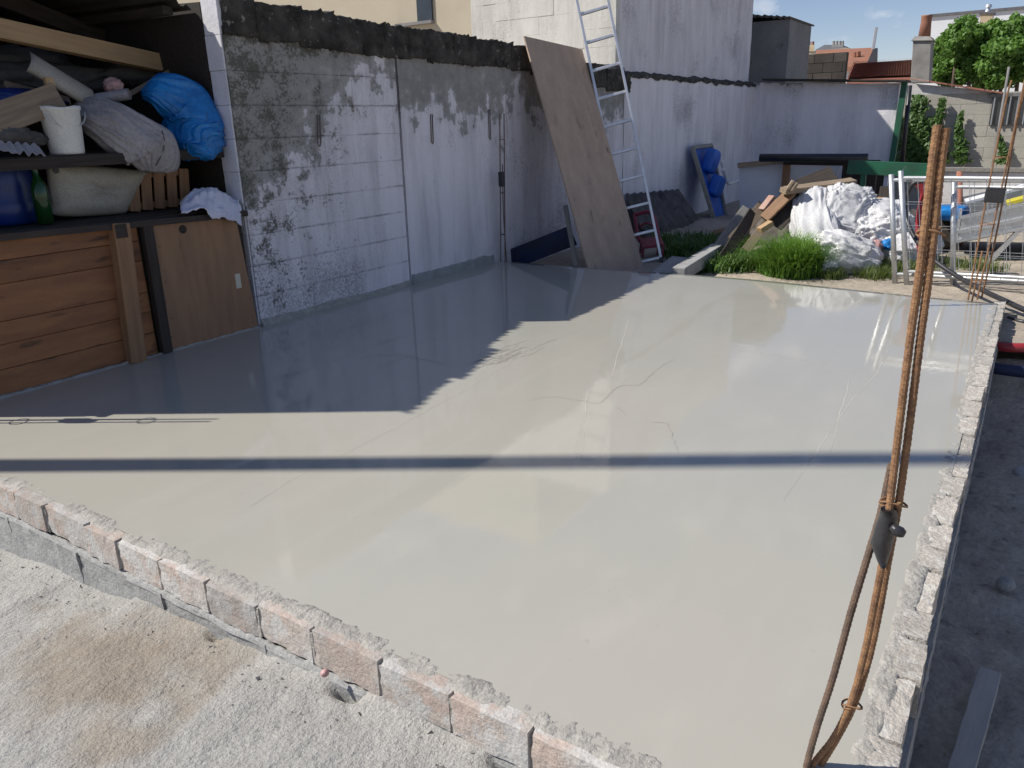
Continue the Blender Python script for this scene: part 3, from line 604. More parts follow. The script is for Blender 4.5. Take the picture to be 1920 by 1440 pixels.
# the free end of the wall: stacked block ends
for c in range(10):
    mb = MB().box((3.322+random.uniform(-.004, .004), WY+0.012, 0.203*c+0.002), (3.36, WY+0.165+random.uniform(-.006, .006), 0.203*(c+1)-0.0005)); obj('end_block', mb, 'end_white', old_wall, bevel=0.0015)
def lumpy_sheet(x0, x1, z0, z1, y, step, amp, seed):
    nx, nzn = int((x1-x0)/step)+1, int((z1-z0)/step)+1; mb = MB()
    for i in range(nx):
        for j in range(nzn):
            x, z = x0+(x1-x0)*i/(nx-1), z0+(z1-z0)*j/(nzn-1)
            mb.v.append((x, y+amp*fbm((x, 0, z), 3.5, 4, seed), z))
    for i in range(nx-1):
        for j in range(nzn-1): a = i*nzn+j; mb.f.append((a, a+nzn, a+nzn+1, a+1))
    return mb
obj('rendered_face', lumpy_sheet(SEAM+0.006, 8.95, -0.45, 1.86, WY-0.004, 0.035, 0.004, 2), 'wall_mid', old_wall, Matrix(), smooth=True)
mb = MB().box((SEAM+0.006, WY+0.005, -0.5), (8.93, WY+0.16, 1.86)); obj('wall_core', mb, 'wall_mid', old_wall, Matrix())
mb = MB(); P = []                                    # cement skirting along its foot
def skirting(x0, x1, h, out, seed):
    n = int((x1-x0)/0.02); mb = MB()
    for i in range(n+1):
        x = x0+(x1-x0)*i/n; hh = h*(1+0.25*fbm((x, 0, 0), 6, 3, seed)); oo = out*(1+0.3*nz((x, 0, 0), 9, seed))
        mb.v += [(x, WY-oo-0.012, -0.01), (x, WY-oo, hh*0.75), (x, WY-0.001, hh), (x, WY+0.05, hh)]
    for i in range(n):
        for k in range(3): a = i*4+k; mb.f.append((a, a+4, a+5, a+1))
    return mb
obj('skirting', skirting(3.33, 4.88, 0.042, 0.012, 2), 'mortar', old_wall, Matrix())
obj('skirting', skirting(4.91, 6.12, 0.085, 0.012, 3), 'block_grey', old_wall, Matrix())
rs = random.Random(8); x = 3.365; cop_me = []
for s in range(6):
    cop_me.append(rough_brick_mesh('coping', 0.33, 0.215, 0.215, 80+s, 0.010, (14, 9, 9))); cop_me[-1].polygons.foreach_set('use_smooth', [True]*len(cop_me[-1].polygons))
k = 0
while x < 8.9:
    L = rs.uniform(0.22, 0.36); z = np.interp(x, [3.3, 3.9, 5.0, 6.7, 8.9], [2.03, 1.99, 1.965, 1.945, 1.78])
    obj('coping_stone', cop_me[k % 6], 'coping', old_wall, Matrix.Translation((x+L/2, WY+0.085+rs.uniform(-.008, .008), z-0.085+rs.uniform(-.01, .008))) @ Matrix.Rotation(rs.uniform(-.06, .06), 4, 'Y') @ Matrix.Rotation(rs.choice((0, math.pi)), 4, 'Z') @ Matrix.Diagonal((L/0.285, 1, rs.uniform(0.95, 1.15), 1)))
    x += L; k += 1
mb = MB().box((3.335, WY+0.006, 1.80), (8.92, WY+0.155, 1.875)); obj('coping_bed', mb, 'coping', old_wall, Matrix())
for px, y0, y1 in ((595, 215, 275), (807, 214, 270), (915, 205, 262)):        # rusty iron straps left in the wall
    a, b = PY(px, y0, WY), PY(px+2, y1, WY); mb = MB().tube([a+V((-.012, -.012, 0)), b+V((-.012, -.012, 0.02)), b+V((0, -.016, 0)), b+V((.012, -.012, 0.02)), a+V((.012, -.012, 0))], 0.004, 6)
    obj('iron_strap', mb, 'rust_dark', old_wall, smooth=True)

# ------------------------------------------------------------------ tall whitewashed building and the walls beyond
tower = empty('tall_building', (11.5, 5.3, -0.3), 'tall whitewashed windowless building behind the aluminium ladder', 'building')
mb = MB().box((8.94, 4.40, -0.5), (14.0, 6.43, 3.7)); obj('wall_core', mb, 'tower_shade', tower, Matrix())
obj('shaded_face', lumpy_sheet(8.94, 14.02, 1.5, 3.7, 4.372, 0.08, 0.010, 7), 'tower_shade', tower, Matrix(), smooth=True)
block_row_wall(tower, (8.88, 4.36, 0), (0, 1, 0), 2.07, 1.30, 12, 0.2, 0.42, 0.10, 'tower_sun', (-1, 0, 0), 9, 0.0025, 0.0006, 0.001)
mb = MB().box((8.90, 4.38, 1.0), (9.0, 6.42, 3.69)); obj('mortar_core', mb, 'tower_sun', tower, Matrix())
lower = empty('boundary_wall', (11.5, 4.3, -0.3), 'whitewashed lower wall with mossy ledge running past the blue panel', 'wall')
obj('rendered_face', lumpy_sheet(8.96, 14.12, -0.45, 1.79, 4.272, 0.06, 0.006, 11), 'wall_far', lower, Matrix(), smooth=True)
mb = MB().box((8.96, 4.285, -0.5), (14.1, 4.37, 1.78)); obj('wall_core', mb, 'wall_far', lower, Matrix())
mb = MB(); n = 130
for i in range(n+1):
    x = 8.96+5.15*i/n; a = 0.03*fbm((x, 0, 0), 5, 3, 4)
    mb.v += [(x, 4.262+0.01*nz((x, 0, 0), 11), 1.755+a*1.2), (x, 4.255+0.012*nz((x, 0, 0), 7), 1.80+a*0.6), (x, 4.375, 1.84+a)]
for i in range(n):
    for k in range(2): a = i*3+k; mb.f.append((a, a+3, a+4, a+1))
obj('mossy_ledge', mb, 'coping', lower, Matrix(), smooth=True)
house = empty('beige_house', (13.5, 11.5, -0.5), 'beige rendered house seen over the old wall', 'house')
mb = MB().box((12.0, 7.5, -0.5), (15.5, 20.0, 7.0)); obj('wall', mb, 'render_beige', house, Matrix())
a, b = PX(781, 0, 11.97), PX(811, 38, 11.97)
w = obj('window', MB().box((11.96, b.y, b.z), (12.02, a.y, b.z+1.2)), 'glass_dark', house)
obj('sill', MB().box((11.90, b.y-0.02, b.z-0.05), (12.02, a.y+0.5, b.z)), 'render_grey', w)
cross = empty('cross_wall', (14.2, 3.1, -0.3), 'low whitewashed wall behind the white panels with dark ragged top', 'wall')
def cross_face():
    mb = MB(); ny_, nz_ = 46, 40
    for i in range(ny_+1):
        y = 2.02+(4.30-2.02)*i/ny_
        for j in range(nz_+1):
            z = -0.45+(1.70+0.055*(y-2.0)+0.45)*j/nz_; mb.v.append((14.1+0.012*fbm((y, z, 0), 3, 4, 6), y, z))
    for i in range(ny_):
        for j in range(nz_): a = i*(nz_+1)+j; mb.f.append((a, a+1, a+nz_+2, a+nz_+1))
    return mb
obj('rendered_face', cross_face(), 'cross_wall', cross, Matrix(), smooth=True)
mb = MB().hexa([(14.115, 2.03, -0.5), (14.115, 4.30, -0.5), (14.3, 4.30, -0.5), (14.3, 2.03, -0.5)], [(14.115, 2.03, 1.69), (14.115, 4.30, 1.80), (14.3, 4.30, 1.80), (14.3, 2.03, 1.69)]); obj('wall_core', mb, 'cross_wall', cross, Matrix())
board('roof_edge', (14.12, 1.90, 1.735), (14.12, 4.1, 1.86), 0.5, 0.03, 'roof_sheet', cross, normal=(0, -0.03, 1))
gp = [PX(1697, 155, 14.05), PX(1690, 230, 14.05), PX(1664, 310, 14.05)]
green_post = tag(obj('green_post', MB().bar(PX(1697, 152, 14.05), PX(1668, 330, 14.05), 0.10, 0.08), 'green_paint'), 'dark green post at the end of the cross wall', 'post')
rain = tag(obj('drain_pipe', MB().tube([PX(1706, 160, 14.6), PX(1690, 320, 14.6)], 0.035, 8), 'black_plastic', smooth=True), 'black drain pipe beside the dark green post', 'pipe')

# ------------------------------------------------------------------ far background
shed2 = empty('grey_outbuilding', (15.6, 4.4, -0.5), 'grey rendered outbuilding with corrugated roof edge beside the tall building', 'building')
obj('wall', MB().box((14.9, 3.99, -0.5), (16.4, 5.6, 2.86)), 'render_grey', shed2, Matrix())
mb = MB(); n = 40
for i in range(n+1):
    y = 3.96+1.7*i/n; zz = 2.885+0.10*(y-3.96)/0.66*0.9+0.018*math.sin(y*2*math.pi/0.11)
    mb.v += [(14.84, y, zz), (16.5, y, zz)]
for i in range(n): a = i*2; mb.f.append((a, a+1, a+3, a+2))
so = obj('corrugated_roof', mb, 'fibre_dark', shed2, Matrix()); sm = so.modifiers.new('thick', 'SOLIDIFY'); sm.thickness = 0.03
bw = empty('brown_wall', (19, 4.5, -0.5), 'dark brown weathered block wall behind the grey outbuilding', 'wall')
block_row_wall(bw, (19.0, 5.3, 0), (0, -1, 0), 1.47, 1.55, 5, 0.20, 0.40, 0.2, 'wall_brown', (-1, 0, 0), 3, 0.006, 0.01)
obj('lower_face', MB().box((19.02, 3.84, -0.5), (19.22, 5.3, 2.52)), 'render_grey', bw, Matrix())
ivy_wall = empty('block_wall', (18.1, 0.5, -0.4), 'beige concrete block wall with climbing plants beyond the trailer', 'wall')
block_row_wall(ivy_wall, (18.0, 3.2, 0), (0, -1, 0), 4.6, -0.2, 9, 0.2, 0.5, 0.12, 'concrete_wall', (-1, 0, 0), 4, 0.002, 0.003)
obj('wall_core', MB().box((18.03, -1.4, -0.5), (18.2, 3.2, 1.595)), 'concrete_wall', ivy_wall, Matrix())
for i in range(5):
    a = PX(1712+i*34, 148+i*5.4, 18.02); b = PX(1744+i*34, 153+i*5.4, 18.02)
    board('coping_tile', a, b, 0.3, 0.03, 'tile_red' if i else 'brick_red', ivy_wall, normal=(0, 0, 1))
obj('upper_render', MB().hexa([(18.0, 2.45, 1.602), (18.0, 0.95, 1.602), (18.15, 0.95, 1.602), (18.15, 2.45, 1.602)], [(18.0, 2.45, 1.83), (18.0, 0.95, 1.625), (18.15, 0.95, 1.625), (18.15, 2.45, 1.83)]), 'whitewash', ivy_wall, Matrix())
win = empty('barred_window', (17.95, 0.6, 1.05), 'dark barred window opening high in the beige block wall', 'window')
a = PX(1862, 182, 17.97); b = PX(1990, 232, 17.97)
obj('pane', MB().box((17.965, b.y, b.z), (17.99, a.y, a.z)), 'glass_dark', win)
for k in range(9):
    t = (k+0.3)/9; yy = a.y+(b.y-a.y)*t; obj('window_bar', MB().tube([(17.94, yy, b.z), (17.94, yy, a.z)], 0.012, 6), 'galvanised', win)
obj('lintel', MB().box((17.93, b.y, a.z), (17.99, a.y+0.05, a.z+0.06)), 'render_grey', win)
low_wall = tag(obj('low_wall', MB().box((12.2, -2.5, -0.4), (12.35, 1.15, PX(1800, 322, 12.2).z)), 'whitewash', bevel=0.01), 'low whitewashed wall behind the trailer', 'wall')
obj('top_rail', MB().box((12.17, -2.5, PX(1800, 322, 12.2).z+0.003), (12.37, 1.15, PX(1800, 322, 12.2).z+0.05)), 'wood_grey', low_wall)

def roof_house(name, label, px_ridge, px_eave, X, depth, m_roof, m_wall, tile=False):
    """a house whose roof slope faces the camera: ridge and eave given by photo pixels"""
    (rx0, ry0), (rx1, ry1) = px_ridge; (ex0, ey0), (ex1, ey1) = px_eave
    R0, R1 = PX(rx0, ry0, X+depth), PX(rx1, ry1, X+depth); E0, E1 = PX(ex0, ey0, X), PX(ex1, ey1, X)
    h = empty(name, ((R0.x+E0.x)/2, (E0.y+E1.y)/2, -0.55), label, 'house')
    if tile:
        rows, cols = 9, 26
        for r in range(rows):
            for c in range(cols):
                def P(u, v): return (E0.lerp(E1, v)).lerp(R0.lerp(R1, v), u)
                a0, a1, b0, b1 = P(r/rows, c/cols), P(r/rows, (c+0.92)/cols), P((r+1.15)/rows, c/cols), P((r+1.15)/rows, (c+0.92)/cols)
                up = V((0, 0, 0.05)); mm = (a0+a1)/2+V((0, 0, 0.09)); mt = (b0+b1)/2+V((0, 0, 0.05))
                mb = MB().add([a0+up, mm, a1+up, b0, mt, b1], [(0, 1, 4, 3), (1, 2, 5, 4)]); obj('roof_tile', mb, m_roof, h)
        obj('roof', MB().hexa([E0+V((0, 0, -0.1)), E1+V((0, 0, -0.1)), R1+V((0, 0, -0.1)), R0+V((0, 0, -0.1))], [E0, E1, R1, R0]), m_roof, h, Matrix())
    else:
        obj('roof', MB().hexa([E0+V((0, 0, -0.15)), E1+V((0, 0, -0.15)), R1+V((0, 0, -0.15)), R0+V((0, 0, -0.15))], [E0, E1, R1, R0]), m_roof, h, Matrix())
    obj('wall', MB().hexa([(X+0.2, E1.y+0.1, -0.55), (X+0.2, E0.y-0.1, -0.55), (X+2*depth, E0.y-0.1, -0.55), (X+2*depth, E1.y+0.1, -0.55)],
                          [(X+0.2, E1.y+0.1, E1.z-0.1), (X+0.2, E0.y-0.1, E0.z-0.1), (X+2*depth, E0.y-0.1, E0.z-0.1), (X+2*depth, E1.y+0.1, E1.z-0.1)]), m_wall, h, Matrix())
    return h, R0, R1, E0, E1
h1, R0, R1, E0, E1 = roof_house('tiled_house', 'red brown tiled roof below the grey chimney', ((1600, 119), (1712, 112)), ((1588, 150), (1712, 145)), 22.0, 3.0, 'tile_red', 'render_white', True)
h2, R0, R1, E0, E1 = roof_house('tiled_house', 'far orange red tiled roof with dark gable and thin mast', ((1530, 94), (1640, 89)), ((1530, 126), (1622, 124)), 32.0, 3.0, 'tile_orange', 'render_white', False)
obj('gable', MB().hexa([PX(1622, 124, 32.0), PX(1645, 124, 35.0), PX(1645, 120, 35.0), PX(1624, 122, 32.1)], [PX(1638, 91, 34.0), PX(1646, 91, 35.0), PX(1646, 90, 35.0), PX(1638, 90, 34.0)]), 'slate', h2, Matrix())
for q in ((1603, 100), (1609, 99)): obj('chimney_pot', MB().tube([PX(q[0], q[1]+7, 33.5), PX(q[0], q[1]-2, 33.5)], 0.09, 8), 'tile_orange', h2)
tag(obj('roof_mast', MB().tube([PX(1637, 92, 33.0), PX(1643, 51, 33.0)], 0.06, 6), 'galvanised'), 'thin mast standing on the far orange red roof', 'mast')
h3 = empty('slate_house', (60, 11, -0.55), 'distant slate roofed house with a row of chimney pots', 'house')
obj('wall', MB().box((60, PX(1592, 90, 60).y, -0.55), (64, PX(1532, 90, 60).y, PX(1560, 92, 60).z)), 'render_beige', h3, Matrix())
a, b, c, d = PX(1528, 94, 59.8), PX(1590, 92, 59.8), PX(1580, 84, 62), PX(1546, 84, 62); obj('roof', MB().hexa([a, b, b+V((4, 0, 0)), a+V((4, 0, 0))], [d, c, c+V((.2, 0, 0)), d+V((.2, 0, 0))]), 'slate', h3, Matrix())
obj('chimney', MB().hexa([PX(1560, 92, 61), PX(1581, 92, 61), PX(1581, 92, 61.6), PX(1560, 92, 61.6)], [PX(1560, 84, 61), PX(1581, 84, 61), PX(1581, 84, 61.6), PX(1560, 84, 61.6)]), 'chimney_render', h3, Matrix())
for q in (1563, 1569, 1575, 1580): obj('chimney_pot', MB().tube([PX(q, 84, 61.3), PX(q, 77, 61.3)], 0.09, 7), 'chimney_render', h3)
h4 = empty('chimney_stack', (70, 14, -0.55), 'small distant chimney stack left of the slate roofed house', 'chimney')
obj('stack', MB().hexa([PX(1514, 96, 70), PX(1527, 96, 70), PX(1527, 96, 71), PX(1514, 96, 71)], [PX(1514, 84, 70), PX(1527, 84, 70), PX(1527, 84, 71), PX(1514, 84, 71)]), 'chimney_cream', h4, Matrix())
obj('body', MB().box((70.1, PX(1530, 96, 70).y, -0.55), (72, PX(1500, 96, 70).y, PX(1514, 96, 70).z)), 'render_beige', h4, Matrix())
for q in (1517, 1524): obj('chimney_pot', MB().tube([PX(q, 84, 70.5), PX(q, 78, 70.5)], 0.12, 7), 'tile_orange', h4)
ch = empty('chimney', PX(1730, 150, 21.0), 'grey rendered chimney with tall terracotta pot above the tiled roof', 'chimney')
a0, a1, t0, t1 = PX(1707, 155, 21), PX(1742, 155, 21), PX(1712, 76, 21), PX(1746, 76, 21); dx = V((0.55, 0, 0)); sd = V((0.35, -0.12, 0))
obj('stack', MB().hexa([a0, a1, a1+dx, a0+dx], [t0, t1, t1+dx, t0+dx]), 'chimney_render', ch, Matrix(), bevel=0.01)
obj('crown', MB().hexa([t0+V((-.04, .04, 0)), t1+V((-.04, -.04, 0)), t1+dx+V((.04, -.04, 0)), t0+dx+V((.04, .04, 0))], [t0+V((.02, -.03, .09)), t1+V((.02, .03, .09)), t1+dx+V((-.02, .03, .09)), t0+dx+V((-.02, -.03, .09))]), 'chimney_render', ch, Matrix())
pm = (t0+t1)/2+V((0.27, 0, 0.07)); obj('chimney_pot', MB().tube([pm, pm+V((0, 0, 0.3)), pm+V((0, 0, 0.44)), pm+V((0, 0, 0.47))], [0.13, 0.11, 0.11, 0.125], 14), 'tile_orange', ch, Matrix(), smooth=True)
wh = empty('white_house', (48, 1.5, -0.55), 'white gable house behind the leafy vine', 'house')
a, b = PX(1746, 34, 46), PX(2080, 34, 46); obj('wall', MB().box((46, b.y, -0.55), (54, a.y, PX(1746, 32, 46).z)), 'render_white', wh, Matrix())
obj('coping', MB().box((45.9, b.y, PX(1746, 32, 46).z+0.002), (54.1, a.y+0.1, PX(1746, 32, 46).z+0.12)), 'slate', wh, Matrix())
c = empty('chimney', PX(1850, 50, 40), 'cream chimney with metal cowl rising above the vine', 'chimney')
a0, a1, t0, t1 = PX(1839, 75, 40), PX(1862, 75, 40), PX(1839, 26, 40), PX(1862, 26, 40); dx = V((0.6, 0, 0))
obj('stack', MB().hexa([V((a0.x, a0.y, -0.5)), V((a1.x, a1.y, -0.5)), V((a1.x+.6, a1.y, -0.5)), V((a0.x+.6, a0.y, -0.5))], [t0, t1, t1+dx, t0+dx]), 'chimney_cream', c, Matrix())
obj('crown', MB().hexa([t0+V((-.05, .06, .002)), t1+V((-.05, -.06, .002)), t1+dx+V((.05, -.06, .002)), t0+dx+V((.05, .06, .002))], [t0+V((-.05, .06, .08)), t1+V((-.05, -.06, .08)), t1+dx+V((.05, -.06, .08)), t0+dx+V((.05, .06, .08))]), 'slate', c, Matrix())
pm = (t0+t1)/2+V((.3, 0, .08)); obj('cowl', MB().tube([pm, pm+V((0, 0, .18)), pm+V((0, 0, .19)), pm+V((0, 0, .3))], [.12, .07, .13, .10], 10), 'galvanised', c, Matrix())

# ------------------------------------------------------------------ foliage
def leaves(name, m, pts, size, parent, seed=0, jitter=0.6):
    """one leaf (two triangles folded on the midrib) at each (position, outward direction)"""
    rs = random.Random(seed); mb = MB()
    for p, n in pts:
        n = (V(n)+V((rs.gauss(0, jitter), rs.gauss(0, jitter), rs.gauss(0, jitter)))).normalized(); s = size*rs.uniform(0.6, 1.35)
        d = V((rs.gauss(0, 1), rs.gauss(0, 1), rs.gauss(-0.6, 1))); d = (d-n*d.dot(n)).normalized(); w = n.cross(d); p = V(p)
        a, b, c, e = p-d*s*0.5, p+w*s*0.38-n*s*0.1, p+d*s*0.6, p-w*s*0.38-n*s*0.1
        k = len(mb.v); mb.v += [tuple(a), tuple(b), tuple(c), tuple(e)]; mb.f += [(k, k+1, k+2), (k, k+2, k+3)]
    return obj(name, mb, m, parent, Matrix())
def clump_points(cs, n, seed):
    rs = random.Random(seed); out = []
    tot = sum(r[0]*r[2] for _, r in cs)
    for c, r in cs:
        for _ in range(int(n*r[0]*r[2]/tot)):
            d = V((rs.gauss(0, 1), rs.gauss(0, 1), rs.gauss(0, 1))).normalized(); q = (0.55+0.45*rs.random()**0.5)*(1+0.28*fbm(d, 2.2, 3, c.x+c.z))
            out.append((c+V((d.x*r[0], d.y*r[1], d.z*r[2]))*q, d))
    return out
vine = empty('vine_tree', (24, 1.6, -0.5), 'mass of bright green leafy vine covering the white house side', 'tree')
rs = random.Random(21); cs = []
for px, py, pr in ((1800, 70, 30), (1775, 105, 24), (1812, 118, 34), (1850, 95, 34), (1885, 80, 34), (1918, 60, 28), (1765, 135, 18), (1845, 138, 30), (1890, 130, 34), (1935, 110, 44), (1820, 60, 20), (1960, 70, 40), (1780, 85, 20), (1870, 145, 22), (1790, 140, 20), (1905, 50, 18), (1868, 62, 24), (1868, 110, 30), (1842, 72, 24), (1828, 92, 26), (1800, 100, 24), (1775, 120, 20), (1900, 100, 30), (1835, 112, 24)):
    c = PX(px, py, rs.uniform(23.4, 24.8)); r = pr*mpp(c); cs.append((c, (r, r, r)))
for c_, r_ in list(cs):
    for _ in range(5):
        d_ = V((rs.gauss(0, 1), rs.gauss(0, 1), rs.gauss(0, 1))).normalized(); q_ = r_[0]*rs.uniform(0.35, 0.6); cs.append((c_+d_*r_[0]*0.85, (q_, q_, q_*0.9)))
leaves('crown', 'leaf_vine', clump_points(cs, 36000, 5), 0.105, vine, 2, 0.6)
mb = MB()
for k in range(5):
    b = PX(1790+k*30, 150, 24); mb.tube(bezier([(24, b.y+0.1, -0.6), (24.1, b.y, 0.8), tuple(PX(1790+k*30, 130, 24)), tuple(PX(1800+k*26, 80, 24.2))], 5), [0.07-0.0032*i for i in range(16)], 6)
obj('trunk', mb, 'bark', vine, Matrix(), smooth=True)
def climber(label, px, w, y0, y1, seed, n):
    base = PX(px, y1, 17.9); o = empty('climbing_plant', base, label, 'plant', None); rs = random.Random(seed); pts = []
    for _ in range(n):
        t = rs.random()**0.8; ww = w*(0.25+0.75*t)*(1+0.5*nz((t*6, seed, 0), 1.0)); u = rs.gauss(0, 0.42)
        p = PX(px+u*ww+8*math.sin(t*5+seed)*(1-t), y0+(y1-y0)*t, 17.9-0.14*rs.random()*min(1, ww/25)); pts.append((p, V((-1, 0, 0.4))))
    leaves('foliage', 'leaf_ivy', pts, 0.085, o, seed, 0.5)
    obj('stem', MB().tube(bezier([PX(px, y1, 17.93), PX(px+3, (y0+y1)/2, 17.93), PX(px, y0+6, 17.93)], 5), 0.012, 5), 'bark', o, Matrix())
climber('broad climbing plant beside the black drain pipe', 1716, 46, 178, 306, 1, 1500)
climber('narrow climbing plant in the middle of the beige block wall', 1762, 20, 184, 306, 2, 520)
climber('thin leaning climbing plant on the beige block wall', 1803, 17, 208, 306, 3, 420)
climber('small sprig of climbing plant under the barred window', 1880, 13, 250, 306, 4, 190)
def blades(name, m, spots, h, w, seed, lean=0.5):
    """grass blades: three-segment bent strips"""
    rs = random.Random(seed); mb = MB()
    for p in spots:
        a = rs.uniform(0, 2*math.pi); d = V((math.cos(a), math.sin(a), 0)); s = V((-d.y, d.x, 0)); hh = h(p)*rs.uniform(0.55, 1.15); l = lean*rs.uniform(0.3, 1.3); ww = w*rs.uniform(0.7, 1.3); k = len(mb.v); p = V(p)
        for t in (0, 0.4, 0.75, 1.0):
            q = p+V((0, 0, hh*(t-0.28*l*t**3)))+d*hh*l*t*t; x = ww*(1-t*0.9)
            mb.v += [tuple(q-s*x), tuple(q+s*x)]
        for i in range(3): mb.f.append((k+2*i, k+2*i+1, k+2*i+3, k+2*i+2))
    return obj(name, mb, m, None, Matrix())
rs = random.Random(31)
C0 = PZ(1470, 522, -0.1)
def disc(c, rx, ry, n, seed):
    r_ = random.Random(seed); out = []
    while len(out) < n:
        u, v = r_.gauss(0, 0.5), r_.gauss(0, 0.5)
        if u*u+v*v < 1: x, y = c.x+u*rx, c.y+v*ry; out.append((x, y, yard_z(x, y)))
    return out
cl = V((C0.x+0.34, C0.y+0.02, 0)); tag(blades('grass_tuft', 'grass_lush', disc(cl, 0.32, 0.32, 3400, 1), lambda p: 0.42*(1-0.45*(((p[0]-cl.x)/0.32)**2+((p[1]-cl.y)/0.32)**2)), 0.0065, 2, 1.0), 'lush bright green tuft of long grass at the edge of the slab', 'grass', kind='stuff')
sp = []
for px, py, n, sdx in ((1600, 500, 900, .35), (1655, 505, 700, .3), (1560, 520, 250, .15), (1720, 512, 260, .2), (1840, 505, 260, .25), (1640, 520, 500, .2), (1770, 500, 200, .3)):
    c = PZ(px, py, -0.1); sp += disc(V((c.x, c.y, 0)), sdx, sdx*0.9, n, px)
tag(blades('grass_verge', 'grass_dry', sp, lambda p: 0.12, 0.0045, 3, 0.7), 'dry yellowish grass along the foot of the galvanised fence', 'grass', kind='stuff')
sp = []
for px, py, n, sdx in ((1360, 500, 900, .4), (1310, 478, 800, .4), (1385, 490, 300, .25), (1290, 460, 500, .45), (1350, 460, 400, .4)):
    c = PZ(px, py, -0.1); sp += disc(V((c.x, c.y, 0)), sdx, sdx, n, px)
tag(blades('weed_patch', 'leaf_ivy', sp, lambda p: 0.16, 0.012, 4, 0.9), 'dark green weeds in the shade behind the slab', 'weeds', kind='stuff')

# ------------------------------------------------------------------ lean-to shed full of junk
SHX0, SHX1 = 1.34, 3.31
shed = empty('lean_to_shed', (2.3, 5.4, 0.0), 'dark open fronted lean-to shed with orange plank front', 'shed')
def eave_z(x): return 2.62-0.272*(x-1.153)-0.14*max(0.0, x-2.9)
for s, (x0, x1, yo) in enumerate(((1.15, 1.80, 4.55), (1.75, 2.42, 4.50), (2.36, 2.98, 4.56), (2.92, 3.31, 4.53))):
    mb = MB(); n = int((x1-x0)/0.0127)
    for i in range(n+1):
        x = x0+(x1-x0)*i/n; z = eave_z(x)+0.014*math.sin(x*2*math.pi/0.076)+0.012*(s % 2); y0 = yo+0.025*nz((x, s, 0), 14)+0.02*nz((x, s, 0), 40)
        mb.v += [(x, y0, z), (x, 5.6, z+0.02), (x, 6.75, z+0.05)]
    for i in range(n):
        for k in range(2): a = i*3+k; mb.f.append((a, a+3, a+4, a+1))
    o = obj('roof_sheet', mb, 'roof_sheet', shed, Matrix()); sm = o.modifiers.new('thick', 'SOLIDIFY'); sm.thickness = 0.008
obj('light_stop', MB().box((SHX0, WY+0.032, -0.3), (3.30, WY+0.045, 0.80)), 'wood_dark', shed, Matrix())  # unseen dark board, added to stop sunlight leaking between the planks
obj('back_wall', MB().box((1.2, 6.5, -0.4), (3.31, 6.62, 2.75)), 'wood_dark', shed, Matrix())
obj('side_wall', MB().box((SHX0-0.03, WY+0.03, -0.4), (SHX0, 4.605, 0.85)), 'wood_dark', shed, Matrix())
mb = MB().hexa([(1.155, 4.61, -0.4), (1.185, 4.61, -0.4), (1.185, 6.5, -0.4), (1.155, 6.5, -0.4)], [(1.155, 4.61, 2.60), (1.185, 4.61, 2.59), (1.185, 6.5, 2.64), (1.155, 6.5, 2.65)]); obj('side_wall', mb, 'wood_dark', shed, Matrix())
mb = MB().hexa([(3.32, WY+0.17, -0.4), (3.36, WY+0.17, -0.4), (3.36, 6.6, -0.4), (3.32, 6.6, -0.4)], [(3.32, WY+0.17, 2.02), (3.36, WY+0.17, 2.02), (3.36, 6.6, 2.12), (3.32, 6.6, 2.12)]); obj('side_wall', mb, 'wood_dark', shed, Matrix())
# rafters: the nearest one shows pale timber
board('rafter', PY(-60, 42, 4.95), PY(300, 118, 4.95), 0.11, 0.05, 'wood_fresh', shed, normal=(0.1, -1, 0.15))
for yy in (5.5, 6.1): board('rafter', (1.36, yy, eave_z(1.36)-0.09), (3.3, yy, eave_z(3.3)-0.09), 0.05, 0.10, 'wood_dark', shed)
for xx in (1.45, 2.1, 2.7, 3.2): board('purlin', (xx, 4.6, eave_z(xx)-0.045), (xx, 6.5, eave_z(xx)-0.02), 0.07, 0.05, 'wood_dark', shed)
# plank front
zt = PY(200, 425, WY).z
cuts = [0.0, 0.135, 0.262, 0.378, 0.565, 0.680, zt+0.0]
xe = PY(297, 655, WY).x
for k in range(6):
    z0, z1 = cuts[k]+0.001, cuts[k+1]-0.001; zc = (z0+z1)/2; off = random.uniform(-.004, .004)
    board('plank', (SHX0-0.02, WY+0.014+off, zc), (xe, WY+0.014+off, zc), z1-z0, 0.022, 'plank_orange', shed, normal=(0, -1, 0), bevel=0.004)
def upright(name, pt, pb, w, t, m, y, bev=0.004):
    a, b = PY(pt[0], pt[1], y), PY(pb[0], pb[1], y); return board(name, b, a, w, t, m, shed, normal=(0, -1, 0), bevel=bev)
upright('post', (222, 418), (256, 678), 0.095, 0.07, 'post_wood', WY-0.033)
upright('post', (272, 414), (312, 660), 0.062, 0.05, 'wood_dark', WY-0.022)
obj('hinge', MB().box(tuple(PY(206, 446, WY)+V((0, -0.075, 0))), tuple(PY(222, 418, WY)+V((0, -0.069, 0)))), 'wood_dark', shed)
